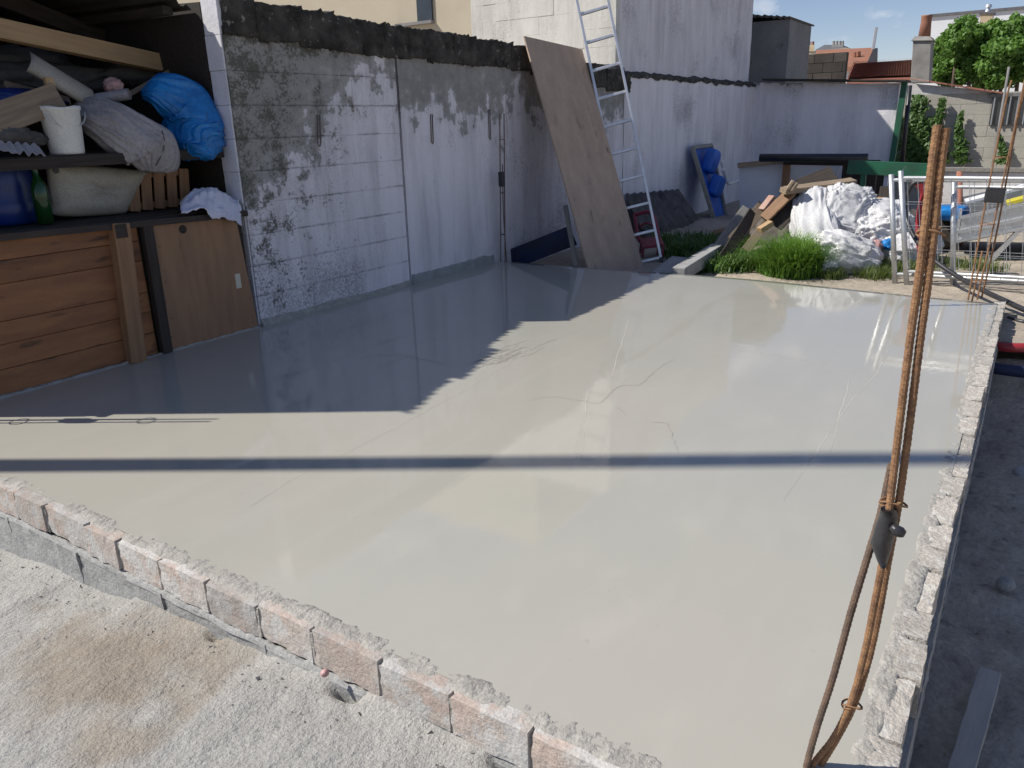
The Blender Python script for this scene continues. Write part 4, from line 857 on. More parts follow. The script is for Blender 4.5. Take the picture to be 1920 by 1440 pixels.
# plywood panel next to the wall
a, b, c, d = PY(322, 656, WY-0.012), PY(484, 616, WY-0.012), PY(441, 402, WY-0.012), PY(284, 416, WY-0.012)
me = MB(); M4 = Matrix(((0, 1, 0, a.x), (0, 0, -1, a.y), (1, 0, 0, a.z), (0, 0, 0, 1)))      # local X up (grain), local Y along the wall, local Z out
loc = [M4.inverted() @ V((q.x, a.y, q.z)) for q in (a, b, c, d)]
cc = [loc[0], loc[1], loc[2]+V((-.06, 0, 0)), loc[2]+V((0, -.05, 0)), loc[3]]
n = len(cc); me.v = [(q.x, q.y, 0.006) for q in cc]+[(q.x, q.y, -0.006) for q in cc]; me.f = [tuple(range(n)), tuple(reversed(range(n, 2*n)))]+[(i, i+n, (i+1) % n+n, (i+1) % n) for i in range(n)]
ply = obj('plywood_panel', me, 'ply_warm', shed, M4)
s0 = PY(441, 514, WY-0.020); obj('sticker', MB().box((s0.x-0.004, s0.y, s0.z-0.095), (s0.x+0.036, s0.y+0.001, s0.z)), 'paper', ply, bevel=0.0)
kn = PY(343, 430, WY-0.02); obj('knot_patch', MB().tube([kn, kn+V((0, 0.003, 0))], 0.026, 14), 'wood_dark', ply)
for px, py in ((300, 463), (300, 499), (311, 529), (311, 566), (322, 597), (322, 632), (455, 440), (462, 500), (470, 560), (472, 604)):
    q = PY(px, py, WY-0.02); obj('nail', MB().tube([q, q+V((0, 0.004, 0))], 0.0035, 6), 'wood_dark', ply)
board('top_rail', (SHX0, WY+0.02, zt+0.028), tuple(PY(452, 398, WY+0.02)+V((0, 0, -0.005))), 0.14, 0.035, 'wood_dark', shed, normal=(0, 0, 1))
LZ = zt+0.03
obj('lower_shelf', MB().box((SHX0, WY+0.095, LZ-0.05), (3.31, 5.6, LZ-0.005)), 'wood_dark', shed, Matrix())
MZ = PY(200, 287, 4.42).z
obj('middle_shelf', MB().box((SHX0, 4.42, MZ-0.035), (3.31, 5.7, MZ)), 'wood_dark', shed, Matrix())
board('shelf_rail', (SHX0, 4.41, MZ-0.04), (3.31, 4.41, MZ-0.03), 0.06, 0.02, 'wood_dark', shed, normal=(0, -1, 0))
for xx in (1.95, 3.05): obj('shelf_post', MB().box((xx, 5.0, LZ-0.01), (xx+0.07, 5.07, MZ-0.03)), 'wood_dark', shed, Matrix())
# skirting mortar in front of the plank foot
mortar_ribbon('mortar_bead', shed, [(1.3+0.02*i, WY-0.012, -0.002) for i in range(101)], 0.02, 0.012, 9, lump=0.006)
# junk on the middle shelf
def pxc(px, py, Y): return PY(px, py, Y)
bu = pxc(126, 283, 4.50); bu.z = MZ+0.002; s = mpp(bu)
bucket = empty('bucket', bu, 'white plastic bucket with torn rim on the shed shelf', 'bucket')
mb = MB(); n = 28
for (r, z) in ((0, 0), (0.084, 0), (0.087, 0.01), (0.100, 0.18), (0.107, 0.185), (0.107, 0.20), (0.102, 0.20), (0.099, 0.185), (0.080, 0.014), (0, 0.014)):
    for k in range(n):
        t = 2*math.pi*k/n; dz = -0.009*max(0, math.sin(3*t+1)) if z > 0.19 else 0; mb.v.append((bu.x+r*math.cos(t), bu.y+r*math.sin(t), bu.z+z*1.25+dz))
for i in range(9):
    for k in range(n): mb.f.append((i*n+k, i*n+(k+1) % n, (i+1)*n+(k+1) % n, (i+1)*n+k))
obj('body', mb, 'white_plastic', bucket, Matrix(), smooth=True)
obj('handle', MB().tube([bu+V((0.108*math.cos(t), -0.055-0.03*math.sin(t), 0.225-0.09*math.sin(t))) for t in np.linspace(0.1, math.pi-0.1, 14)], 0.003, 6), 'galvanised', bucket, Matrix())
tag(board('offcut_board', pxc(-30, 232, 4.46), pxc(112, 182, 4.52), 0.15, 0.025, 'wood_weathered', None, normal=(0.1, -1, 0.2)), 'short brown plank lying against the white bucket', 'plank')
tag(board('wooden_peg', pxc(97, 178, 4.53), pxc(90, 146, 4.55), 0.045, 0.03, 'wood_fresh', None, normal=(0, -1, 0.1)), 'small pale wooden stub standing behind the brown plank', 'wood block')
mb = MB(); p0, p1 = pxc(48, 116, 4.75), pxc(165, 186, 4.72); ax = (p1-p0).normalized(); up = V((0.25, -0.55, 0.8)); up = (up-ax*up.dot(ax)).normalized(); sd = ax.cross(up)
for i in range(13):
    for k in range(9):
        t = math.pi*(k/8)*0.75-0.3; mb.v.append(tuple(p0.lerp(p1, i/12)+sd*0.075*math.cos(t)*1.2+up*0.05*math.sin(t)))
for i in range(12):
    for k in range(8): a = i*9+k; mb.f.append((a, a+1, a+10, a+9))
o = obj('gutter_piece', mb, 'cream_enamel', None, smooth=True); sm = o.modifiers.new('thick', 'SOLIDIFY'); sm.thickness = 0.006; tag(o, 'curved pale gutter piece slanting across the shed shelf', 'gutter')
mb = MB(); pa, pb = pxc(168, 188, 4.72), pxc(243, 176, 4.55); mb.tube([pa, pb], 0.032, 16, False); mb.tube([pb, pa], 0.027, 16, False)
tag(obj('pipe_offcut', mb, 'pipe_grey', None, smooth=True), 'grey plastic pipe offcut on the shed shelf', 'pipe')
tag(crumple('crumpled_bag', 'pink_plastic', pxc(213, 161, 4.70), (0.055, 0.05, 0.045), 3, 0.3, 3, sub=4), 'small crumpled pink bag above the grey pipe offcut', 'bag')
def draped_sack(name, m, path, wid, thick, folds, seed, side, label, cat):
    """a soft bag hung over an edge: rings along a path, long folds running lengthwise, gathered ends"""
    P = bezier(path, 12); n = len(P); k = 96; mb = MB()
    for i, p in enumerate(P):
        u = i/(n-1); t = (P[min(i+1, n-1)]-P[max(i-1, 0)]).normalized(); sd = (V(side)-t*V(side).dot(t)).normalized(); nn = t.cross(sd)
        w_ = float(np.interp(u, *wid)); th_ = float(np.interp(u, *thick))
        for q in range(k):
            a = 2*math.pi*q/k; c, s_ = math.cos(a), math.sin(a)
            f = nz((c*2.4, s_*2.4, u*1.1), 1.0, seed); g_ = nz((c*5.2, s_*5.2, u*2.2), 1.0, seed+3); b_ = nz((c*1.1, s_*1.1, u*3.4), 1.0, seed+8)
            r_ = 1+folds*((math.exp(-(f/0.13)**2)-0.3)*0.9+(math.exp(-(g_/0.16)**2)-0.3)*0.35)*(0.5+0.9*abs(1-2*u))+0.20*b_
            cc = math.copysign(abs(c)**0.8, c); ss = math.copysign(abs(s_)**0.8, s_)
            mb.v.append(tuple(p+sd*w_*cc*r_+nn*th_*ss*r_+t*0.012*g_+sd*0.10*w_*nz((c*9, s_*9, u*7), 1.0, seed+20)+nn*0.12*th_*nz((c*9, s_*9, u*7), 1.0, seed+30)))
    for i in range(n-1):
        for q in range(k): mb.f.append((i*k+q, i*k+(q+1) % k, (i+1)*k+(q+1) % k, (i+1)*k+q))
    mb.f += [tuple(reversed(range(k))), tuple(range((n-1)*k, n*k))]
    return tag(obj(name, mb, m, None, smooth=True), label, cat)
sack = draped_sack('filled_sack', 'sack_grey', [pxc(150, 200, 4.70), pxc(190, 222, 4.56), pxc(245, 252, 4.45), pxc(285, 288, 4.40), pxc(290, 322, 4.385)], ([0, 0.1, 0.35, 0.7, 0.92, 1.0], [0.05, 0.09, 0.135, 0.155, 0.125, 0.07]), ([0, 0.1, 0.35, 0.7, 0.92, 1.0], [0.04, 0.07, 0.10, 0.10, 0.06, 0.025]), 0.16, 3.0, (0.75, 0, 0.65), 'dirty grey white sack slumping over the shelf edge', 'sack')
from mathutils.bvhtree import BVHTree
def on_surface(o, pix):
    """points where the lines of sight through these photo pixels meet the object"""
    me = o.data; mw = WM[o.name]; bv = BVHTree.FromPolygons([mw @ v.co for v in me.vertices], [tuple(p.vertices) for p in me.polygons]); out = []
    for q in pix:
        hit = bv.ray_cast(V(CAM), V(ray(*q)).normalized())
        if hit[0] is not None: out.append(hit[0]+hit[1]*0.002)
    return out
sp_ = on_surface(sack, [(296, 226), (304, 245), (308, 262), (306, 280), (300, 296), (292, 310)])
if len(sp_) > 3: obj('seam', MB().tube(bezier(sp_, 6), 0.0035, 6), 'cloth_grey', sack, smooth=True)
draped_sack('tarp_bundle', 'blue_tarp', [pxc(268, 176, 4.66), pxc(300, 172, 4.58), pxc(345, 196, 4.55), pxc(368, 240, 4.50), pxc(356, 276, 4.46), pxc(346, 292, 4.45)], ([0, 0.15, 0.4, 0.7, 0.9, 1.0], [0.03, 0.10, 0.175, 0.18, 0.12, 0.04]), ([0, 0.15, 0.4, 0.7, 0.9, 1.0], [0.02, 0.06, 0.13, 0.13, 0.07, 0.02]), 0.11, 11.0, (0.75, 0, 0.65), 'bright blue tarpaulin bundle beside the wall end', 'tarpaulin')
tag(crumple('canvas_sack', 'cloth_grey', pxc(395, 240, 4.74), (0.11, 0.12, 0.17), 9, 0.2, 2.2), 'grey brown canvas sack behind the blue bundle', 'sack')
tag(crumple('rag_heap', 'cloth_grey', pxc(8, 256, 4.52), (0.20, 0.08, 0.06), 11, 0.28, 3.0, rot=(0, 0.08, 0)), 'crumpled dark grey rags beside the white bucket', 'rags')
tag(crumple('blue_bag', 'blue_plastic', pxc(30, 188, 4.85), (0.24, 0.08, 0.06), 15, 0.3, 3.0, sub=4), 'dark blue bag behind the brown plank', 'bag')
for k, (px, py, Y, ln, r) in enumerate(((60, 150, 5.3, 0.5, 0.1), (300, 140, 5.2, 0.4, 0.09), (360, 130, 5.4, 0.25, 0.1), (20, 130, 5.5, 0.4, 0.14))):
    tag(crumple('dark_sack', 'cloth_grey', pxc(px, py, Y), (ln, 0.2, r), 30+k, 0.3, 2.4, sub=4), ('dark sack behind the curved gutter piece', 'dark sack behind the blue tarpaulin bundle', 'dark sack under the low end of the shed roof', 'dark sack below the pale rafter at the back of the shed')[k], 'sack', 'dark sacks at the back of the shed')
for k, (q0, q1, Y, w) in enumerate((((228, 185), (330, 128), 4.78, 0.03), ((10, 160), (130, 190), 4.9, 0.05), ((240, 150), (400, 118), 5.1, 0.09), ((0, 205), (150, 215), 4.8, 0.06))):
    tag(board('batten', pxc(*q0, Y), pxc(*q1, Y+0.1), w, 0.02, 'wood_weathered' if k < 2 else 'wood_dark', None, normal=(0, -1, 0.4)), ('thin weathered batten leaning behind the grey sack', 'weathered batten behind the curved gutter piece', 'wide dark board above the blue bundle', 'dark batten behind the white bucket')[k], 'batten')
mb = MB(); n = 40                                     # corrugated offcut hanging over the shelf edge
for i in range(n+1):
    t = i/n; p = pxc(-20+98*t, 272+8*t+3*math.sin(t*40), 4.40); mb.v += [tuple(p+V((0, 0.02, 0.02))), tuple(p+V((0, -0.03, -0.03-0.02*nz((t*8, 0, 0)))))]
for i in range(n): mb.f.append((2*i, 2*i+2, 2*i+3, 2*i+1))
o = obj('corrugated_offcut', mb, 'pipe_grey', None); sm = o.modifiers.new('thick', 'SOLIDIFY'); sm.thickness = 0.004; tag(o, 'pale corrugated offcut hanging over the shed shelf edge', 'sheet')
# junk on the lower shelf
br = pxc(10, 415, 4.75); br.z = LZ; barrel = empty('barrel', br, 'dark blue plastic barrel on the lower shed shelf', 'barrel')
obj('body', MB().tube([br+V((0, 0, z)) for z in (0, 0.02, 0.06, 0.10, 0.12, 0.2, 0.28, 0.30, 0.33)], [0.16, 0.175, 0.175, 0.185, 0.175, 0.178, 0.175, 0.17, 0.14], 28), 'blue_plastic', barrel, Matrix(), smooth=True)
obj('lid_ring', MB().tube([br+V((0, 0, z)) for z in (0.29, 0.31)], 0.182, 28), 'black_plastic', barrel, Matrix(), smooth=True)
bo = pxc(86, 416, 4.50); bo.z = LZ
obj_b = obj('bottle', MB().tube([bo+V((0, 0, z)) for z in (0, 0.005, 0.19, 0.225, 0.25, 0.31, 0.315)], [0.035, 0.042, 0.042, 0.03, 0.016, 0.015, 0.017], 18), 'green_bright', None, smooth=True); obj_b.data.materials.clear(); obj_b.data.materials.append(MATS['bottle_green']); tag(obj_b, 'dark green glass bottle beside the blue barrel', 'bottle')
tb = pxc(178, 402, 4.70); tb.z = LZ
tub = empty('basin', tb, 'stained cream basin tipped on its side on the lower shelf', 'basin')
cs_px = [(86, 312), (98, 306), (262, 318), (270, 330), (258, 352), (238, 392), (222, 402), (108, 406), (94, 380)]
mb = MB(); fr = [pxc(px, py, 4.62) for px, py in cs_px]; cen = sum(fr, V((0, 0, 0)))/len(fr); rings = []
for r, (dy, sc) in enumerate(((0.0, 1.0), (-0.02, 0.97), (-0.05, 0.86), (-0.06, 0.55), (-0.055, 0.0))):
    for q in bezier(fr+[fr[0]], 4)[:-1]: p = cen+(q-cen)*sc; mb.v.append((p.x, p.y+dy, p.z))
n = len(fr)*4
for r in range(4):
    for k in range(n): mb.f.append((r*n+k, (r+1)*n+k, (r+1)*n+(k+1) % n, r*n+(k+1) % n))
o = obj('shell', mb, 'cream_enamel', tub, Matrix(), smooth=True); sm = o.modifiers.new('thick', 'SOLIDIFY'); sm.thickness = 0.012
q = pxc(106, 320, 4.565); obj('drain_hole', MB().tube([q, q+V((0, 0.006, 0))], 0.016, 12), 'black_plastic', tub)
crate = empty('wooden_crate', (pxc(300, 402, 4.62).x, 4.7, LZ), 'slatted wooden crate on the lower shed shelf', 'crate')
for k in range(5):
    x0 = 246+k*24; board('slat', (pxc(x0+8, 398, 4.6).x, 4.60, LZ+0.003), (pxc(x0-2+6, 330, 4.6).x, 4.60, LZ+0.235), 0.068, 0.012, 'post_wood', crate, normal=(0, -1, 0))
for zz in (0.03, 0.215): board('rail', (pxc(236, 398, 4.6).x, 4.615, LZ+zz), (pxc(366, 398, 4.6).x, 4.615, LZ+zz), 0.04, 0.015, 'post_wood', crate, normal=(0, -1, 0))
for xx in (240, 362): board('side', (pxc(xx, 398, 4.6).x, 4.625, LZ+0.12), (pxc(xx, 398, 4.6).x, 4.95, LZ+0.12), 0.012, 0.22, 'post_wood', crate)
# white cloth draped over the panel top
mb = MB(); n, m_ = 40, 16
for i in range(n+1):
    u = i/n
    for j in range(m_+1):
        v = j/m_; base = pxc(338+112*u, 400+6*u, WY+0.12-0.19*v); hump = 0.10*math.sin(math.pi*min(1, u*1.05+0.04))**0.7*(1-v)**0.8
        drop = -0.055*max(0, v-0.6)/0.4*(0.3+1.9*u*u)
        f = 0.032*fbm((u*3.4, v*2.2, 0), 1.7, 3, 4); p = V((base.x, base.y, LZ+0.012+hump+drop*1.1+f*(0.4+math.sin(math.pi*u))+0.012)); mb.v.append((p.x+0.4*f, p.y-0.012-0.3*abs(f), p.z))
for i in range(n):
    for j in range(m_): a = i*(m_+1)+j; mb.f.append((a, a+1, a+m_+2, a+m_+1))
o = obj('white_cloth', mb, 'cloth_white', None, smooth=True); sm = o.modifiers.new('thick', 'SOLIDIFY'); sm.thickness = 0.004; tag(o, 'crumpled white cloth draped over the plywood panel top', 'cloth')

# ------------------------------------------------------------------ leaning board, ladder, corrugated sheet
T1 = PY(983, 67, 4.22); B1 = PX(1103, 500, 6.32); e = B1-T1; r = V(ray(1092, 92)); c0 = V(CAM)
T2 = c0+r*((T1-c0).dot(e)/r.dot(e)); w = T2-T1; e = e*1.055; nrm = e.cross(w).normalized(); nrm = nrm if nrm.x < 0 else -nrm
mid0, mid1 = T1+w/2+nrm*-0.01, T1+w/2+e-nrm*0.01
tag(board('plywood_sheet', mid1, mid0, w.length, 0.018, 'panel_ply', None, normal=nrm), 'tall brown plywood sheet leaning on the old wall', 'plywood sheet')
q0, q1 = PX(1060, 385, 6.5), PX(1080, 500, 6.36); tag(board('leaning_batten', q0, q1, 0.045, 0.02, 'wood_grey', None, normal=(-1, -0.4, 0)), 'thin grey batten standing behind the tall plywood sheet', 'batten')
bs = tag(board('blue_sheet', PX(1075, 445, 6.60)+V((0, 0, 0.02)), PX(948, 487, 6.42)+V((0, 0, -0.02)), 0.2, 0.01, 'navy_sheet', None, normal=(-0.7, -0.7, 0.1)), 'dark blue sheet on the ground behind the slab by the old wall', 'sheet')
lad = empty('ladder', PZ(1240, 488, -0.1), 'tall aluminium ladder standing beside the plywood sheet', 'ladder')
LB = PZ(1240, 488, -0.1); LT = PY(1140, 0, 3.86); ld = (LT-LB).normalized(); top = LT+ld*0.45; rg = V((ld.y, -ld.x, 0)).normalized()
vd = V((0.40, -0.92, 0)); rg = (vd-ld*vd.dot(ld)).normalized(); Wd = 0.30
for s in (0, 1):
    a, b = LB-rg*Wd*s, top-rg*Wd*s; board('rail', a, b, 0.026, 0.06, 'aluminium', lad, normal=ld.cross(rg), bevel=0.003)
L = (LT-LB).length; nr = 9
for i in range(12):
    t = LB+ld*(L*(488-488+52.4*i)/488*1.0+0.0)
    if (t-LB).dot(ld) < (top-LB).length-0.05 and i > 0 or i == 0: obj('rung', MB().bar(t+ld*0.03, t-rg*Wd+ld*0.03, 0.028, 0.03, ld), 'aluminium', lad, bevel=0.004)
for s in (0, 1): obj('foot', MB().bar(LB-rg*Wd*s-ld*0.03, LB-rg*Wd*s+ld*0.03, 0.034, 0.068, rg), 'black_plastic', lad)
# corrugated fibre sheet against the wall
mb = MB(); tl, tr, bl, brr = PY(1172, 364, 4.2), PY(1272, 355, 4.2), PY(1222, 470, 3.72), PY(1338, 452, 3.72); n = 60
nn = (tr-tl).cross(bl-tl).normalized(); nn = nn if nn.y < 0 else -nn
for i in range(n+1):
    t = i/n; off = nn*0.022*math.sin(t*2*math.pi*8.5); mb.v += [tuple(tl.lerp(tr, t)+off), tuple(bl.lerp(brr, t)+off)]
for i in range(n): mb.f.append((2*i, 2*i+1, 2*i+3, 2*i+2))
o = obj('corrugated_sheet', mb, 'fibre_dark', None, smooth=True); sm = o.modifiers.new('thick', 'SOLIDIFY'); sm.thickness = 0.007; tag(o, 'dark corrugated sheet leaning on the wall behind the ladder', 'sheet')
chair = empty('plastic_chair', PZ(1225, 470, -0.1)+V((0.1, 0, 0)), 'small magenta plastic chair behind the ladder rungs', 'chair')
pc = [PX(1190, 402, 7.85), PX(1222, 400, 7.85), PX(1232, 448, 7.72), PX(1200, 452, 7.72)]
ring = bezier(pc+[pc[0]], 6); obj('backrest', MB().tube(ring, 0.022, 8), 'magenta_plastic', chair, smooth=True)
obj('seat', MB().hexa([PX(1200, 452, 7.7), PX(1238, 446, 7.7), PX(1246, 462, 7.5), PX(1205, 468, 7.5)], [PX(1200, 447, 7.7), PX(1238, 441, 7.7), PX(1246, 457, 7.5), PX(1205, 463, 7.5)]), 'magenta_plastic', chair, bevel=0.006)
for q, X in (((1207, 460), 7.55), ((1244, 458), 7.55), ((1203, 450), 7.75), ((1236, 446), 7.75)):
    p = PX(*q, X); obj('leg', MB().tube([p, V((p.x-0.03, p.y, yard_z(p.x, p.y)))], 0.014, 7), 'magenta_plastic', chair)
obj('slat', MB().tube(bezier([PX(1200, 425, 7.8), PX(1212, 418, 7.8), PX(1226, 424, 7.8)], 5), 0.012, 7), 'magenta_plastic', chair, smooth=True)
# kerb stones lying at the slab edge
def prism_on(name, label, pix, z, h, m, cat):
    P = [PZ(px, py, z+h) for px, py in pix]; return tag(obj(name, MB().hexa([V((q.x, q.y, z-0.12)) for q in P], P), m, None, bevel=0.006), label, cat)
prism_on('concrete_kerb', 'flat grey concrete slab piece at the slab edge below the ladder', [(1222, 509), (1262, 511), (1296, 483), (1260, 480)], -0.08, 0.06, 'block_grey', 'kerb stone')
a, b = PZ(1268, 512, 0.0), PZ(1345, 468, 0.0); tag(board('concrete_kerb', a+V((0.05, 0, -0.02)), b, 0.12, 0.12, 'block_grey', None, bevel=0.008), 'long grey concrete kerb lying beside the dark weeds', 'kerb stone')

# ------------------------------------------------------------------ junk heap in front of the far walls
bp = empty('blue_board', PZ(1345, 432, -0.1), 'blue board with timber edge leaning on the whitewashed wall', 'panel')
tl, tr, brr, bl = PY(1297, 278, 4.18), PY(1332, 273, 4.18), PY(1365, 432, 3.75), PY(1345, 438, 3.75)
nn = (tr-tl).cross(bl-tl).normalized(); nn = nn if nn.y < 0 else -nn
obj('face', MB().hexa([tl, tr, brr, bl], [q+nn*-0.02 for q in (tl, tr, brr, bl)]), 'blue_paint', bp, Matrix())
for a, b in ((tl, bl), (tl, tr), (tr, brr)): obj('frame', MB().bar(a+nn*0.012, b+nn*0.012, 0.05, 0.05, nn), 'wood_grey', bp)
jug = empty('blue_canister', PY(1340, 370, 3.92), 'pair of blue plastic canisters hanging on the blue board', 'canister')
for k, (px, py, rx, rz) in enumerate(((1330, 302, 0.15, 0.17), (1340, 349, 0.14, 0.15))):
    crumple('canister', 'blue_paint', PY(px+4, py, 4.0-0.1*k), (rx, 0.08, rz), 40+k, 0.05, 1.5, rot=(0.2, 0.25, 0), parent=jug, power=5.0, sub=4, ridge=False)
wp = tag(obj('waste_pipe', MB().tube(bezier([PY(1353, 300, 3.82), PY(1358, 322, 3.82), PY(1363, 338, 3.82), PY(1368, 344, 3.80), PY(1388, 337, 3.74)], 5), 0.026, 12), 'pipe_white', None, smooth=True), 'white bent waste pipe hanging in front of the blue board', 'pipe')
for q in ((1357, 318), (1364, 338), (1384, 338)): p = PY(*q, 3.80); obj('collar', MB().tube([p+V((-.01, 0, .012)), p+V((.012, 0, -.012))], 0.036, 12), 'pipe_white', wp)
def panel_px(name, label, pix, X, th, m, cat='panel'):
    P = [PX(px, py, X) for px, py in pix]; return tag(obj(name, MB().hexa(P, [q+V((th, 0, 0)) for q in P]), m, None, bevel=0.003), label, cat)
panel_px('white_board', 'greyish white board standing between the blue board and the brown post', [(1385, 310), (1469, 303), (1469, 402), (1387, 402)], 11.6, 0.03, 'white_board')
panel_px('white_board', 'white board with slanted side right of the brown post', [(1482, 304), (1577, 305), (1568, 342), (1482, 400)], 11.7, 0.03, 'white_board')
bench = empty('workbench_frame', PX(1500, 400, 11.5), 'timber frame carrying the long black tube', 'frame')
board('rail', PX(1384, 310, 11.55), PX(1478, 301, 11.55), 0.07, 0.07, 'wood_weathered', bench)
board('rail', PX(1470, 303, 11.5), PX(1650, 306, 11.5), 0.08, 0.08, 'wood_dark', bench)
for px in (1476, 1592, 1640): 
    p = PX(px, 305, 11.52); board('leg', p, V((p.x, p.y, -0.12)), 0.09, 0.09, 'post_wood' if px < 1500 else 'wood_dark', bench, normal=(-1, 0, 0))
obj('back_board', MB().box((11.9, PX(1660, 310, 11.9).y, -0.2), (11.93, PX(1580, 310, 11.9).y, PX(1600, 310, 11.9).z)), 'wood_dark', bench, Matrix())
tag(obj('black_tube', MB().tube([PX(1425, 296, 11.3), PX(1627, 296, 11.3)], 0.055, 14), 'black_plastic', None, smooth=True), 'long black tube lying across the timber frame', 'tube')
gb = tag(board('green_beam', PX(1590, 313, 10.6), PX(1752, 320, 10.6), 0.06, 0.16, 'green_paint', None, normal=(0, 0, 1)), 'dark green metal beam behind the galvanised posts', 'beam')
board('stay', PX(1620, 318, 10.62), PX(1614, 400, 10.62), 0.06, 0.05, 'green_paint', gb, normal=(-1, 0, 0)); board('stay', PX(1742, 320, 10.62), PX(1738, 420, 10.62), 0.06, 0.05, 'green_paint', gb, normal=(-1, 0, 0))
# boards of the heap: (from, to, X0, X1, width, thickness, material, label)
heap = [((1468, 358), (1600, 340), 7.9, 8.6, 0.10, 0.05, 'wood_weathered', 'long pale plank slanting over the white bags', (0, -0.3, 1)),
        ((1433, 410), (1486, 356), 7.85, 8.0, 0.11, 0.025, 'post_wood', 'brown board tilted against the long pale plank', (-0.9, 0.2, 0.4)),
        ((1500, 350), (1563, 325), 8.7, 8.9, 0.20, 0.03, 'wood_dark', 'dark brown slatted board above the long pale plank', (-0.8, 0.1, 0.6)),
        ((1345, 470), (1402, 392), 7.7, 8.6, 0.14, 0.025, 'wood_grey', 'weathered grey board leaning over the dark weeds', (-0.8, -0.5, 0.5)),
        ((1375, 452), (1432, 385), 7.7, 8.4, 0.13, 0.025, 'wood_weathered', 'pale edged board beside the terracotta block', (-0.8, -0.5, 0.5)),
        ((1424, 432), (1446, 418), 7.5, 7.6, 0.07, 0.05, 'wood_fresh', 'short stub of fresh timber above the grass tuft', (-0.3, 0.2, 1)),
        ((1446, 420), (1500, 360), 7.9, 8.1, 0.25, 0.02, 'wood_dark', 'dark board under the brown tilted board', (-0.9, 0.1, 0.3)),
        ((1480, 345), (1492, 352), 7.9, 7.92, 0.09, 0.09, 'wood_weathered', 'squared timber end on the long pale plank', (0, 0, 1)),
        ((1608, 370), (1618, 360), 8.4, 8.4, 0.10, 0.06, 'wood_weathered', 'small timber offcut on the big white bag', (-1, 0, 0.3)),
        ((1650, 410), (1662, 350), 9.0, 9.2, 0.12, 0.03, 'wood_dark', 'dark upright board behind the first galvanised post', (-1, 0, 0.1)),
        ((1352, 492), (1412, 398), 7.3, 8.2, 0.11, 0.025, 'wood_dark', 'narrow dark board leaning over the weeds', (-0.6, -0.7, 0.4)),
        ((1398, 470), (1470, 372), 7.6, 8.3, 0.09, 0.022, 'wood_weathered', 'narrow weathered batten leaning on the heap', (-0.7, -0.5, 0.5)),
        ((1470, 352), (1572, 346), 8.6, 8.9, 0.06, 0.03, 'wood_weathered', 'thin batten lying behind the long pale plank', (0, -0.2, 1)),
        ((1452, 455), (1530, 442), 7.7, 7.8, 0.08, 0.02, 'wood_grey', 'grey slat low in the heap behind the grass tuft', (-0.4, 0, 1)),
        ((1580, 352), (1640, 372), 8.7, 8.6, 0.10, 0.03, 'wood_grey', 'grey board sloping down behind the white sacks', (-0.5, 0, 0.8)),
        ((1605, 392), (1652, 372), 8.6, 8.9, 0.05, 0.03, 'wood_fresh', 'pale batten end poking over the wide white sack', (0, 0, 1)),
        ((1335, 438), (1372, 430), 9.2, 9.2, 0.14, 0.03, 'post_wood', 'brown plank lying at the foot of the blue board', (-0.3, 0, 1))]
for k, (a, b, X0, X1, wd, th, mt, lb, nm) in enumerate(heap):
    tag(board('scrap_board', PX(*a, X0), PX(*b, X1), wd, th, mt, None, normal=nm, rough=0.003, seed=k), lb, 'board')
tag(obj('hollow_block', MB().bar(PX(1432, 398, 8.3), PX(1452, 372, 8.4), 0.09, 0.11), 'brick_red', None, bevel=0.006), 'terracotta hollow block in the heap of boards', 'block')
# rubble sacks
draped_sack('rubble_sack', 'woven_white', [PX(1520, 362, 8.25), PX(1522, 385, 8.1), PX(1528, 425, 7.95), PX(1540, 468, 7.85), PX(1548, 486, 7.8)], ([0, .1, .5, .9, 1], [0.10, 0.17, 0.21, 0.23, 0.15]), ([0, .1, .5, .9, 1], [0.06, 0.12, 0.17, 0.18, 0.12]), 0.06, 5.0, (0, 1, 0), 'folded boxy white woven sack leaning beside the tilted boards', 'sack')
tag(crumple('rubble_sack', 'woven_white', PX(1580, 405, 8.2), (0.20, 0.25, 0.27), 52, 0.24, 2.3, rot=(0.3, 0.45, 0.5), power=3.4, sub=6), 'bright crumpled white sack on top of the heap', 'sack')
tag(crumple('rubble_sack', 'woven_white', PX(1650, 440, 8.3), (0.34, 0.32, 0.27), 53, 0.26, 2.4, rot=(0, -0.2, 0.2), power=2.6, sub=6), 'wide slumped white sack behind the galvanised posts', 'sack')
tag(crumple('rubble_sack', 'woven_white', PX(1588, 474, 7.55), (0.20, 0.30, 0.16), 57, 0.24, 2.6, rot=(0.35, -0.15, 0.3), power=2.4), 'small white sack lying at the front of the heap', 'sack')
tag(crumple('rubble_sack', 'woven_white', PX(1552, 500, 7.35), (0.10, 0.10, 0.09), 59, 0.30, 3.2), 'crumpled white wrapping beside the lush grass tuft', 'sack')
tag(crumple('rubble_sack', 'woven_white', PX(1690, 470, 8.0), (0.16, 0.20, 0.16), 63, 0.25, 2.4), 'low white sack between the two galvanised posts', 'sack')
tag(crumple('rubble_sack', 'woven_white', PX(1730, 460, 8.4), (0.18, 0.16, 0.20), 64, 0.25, 2.4), 'white sack behind the red hose', 'sack')
tag(crumple('plastic_scrap', 'blue_tarp', PX(1665, 458, 7.9), (0.09, 0.06, 0.05), 65, 0.3, 3, sub=4), 'scrap of light blue plastic between the white sacks', 'plastic scrap')
tag(crumple('cloth_scrap', 'pink_plastic', PX(1642, 462, 7.85), (0.07, 0.06, 0.06), 66, 0.3, 3, sub=4), 'scrap of dull pink cloth between the white sacks', 'cloth')
tag(crumple('rubble_heap', 'fibre_dark', PX(1560, 455, 9.2), (0.5, 1.1, 0.45), 67, 0.25, 2.0), 'dark rubble heap under boards and white sacks', 'rubble')

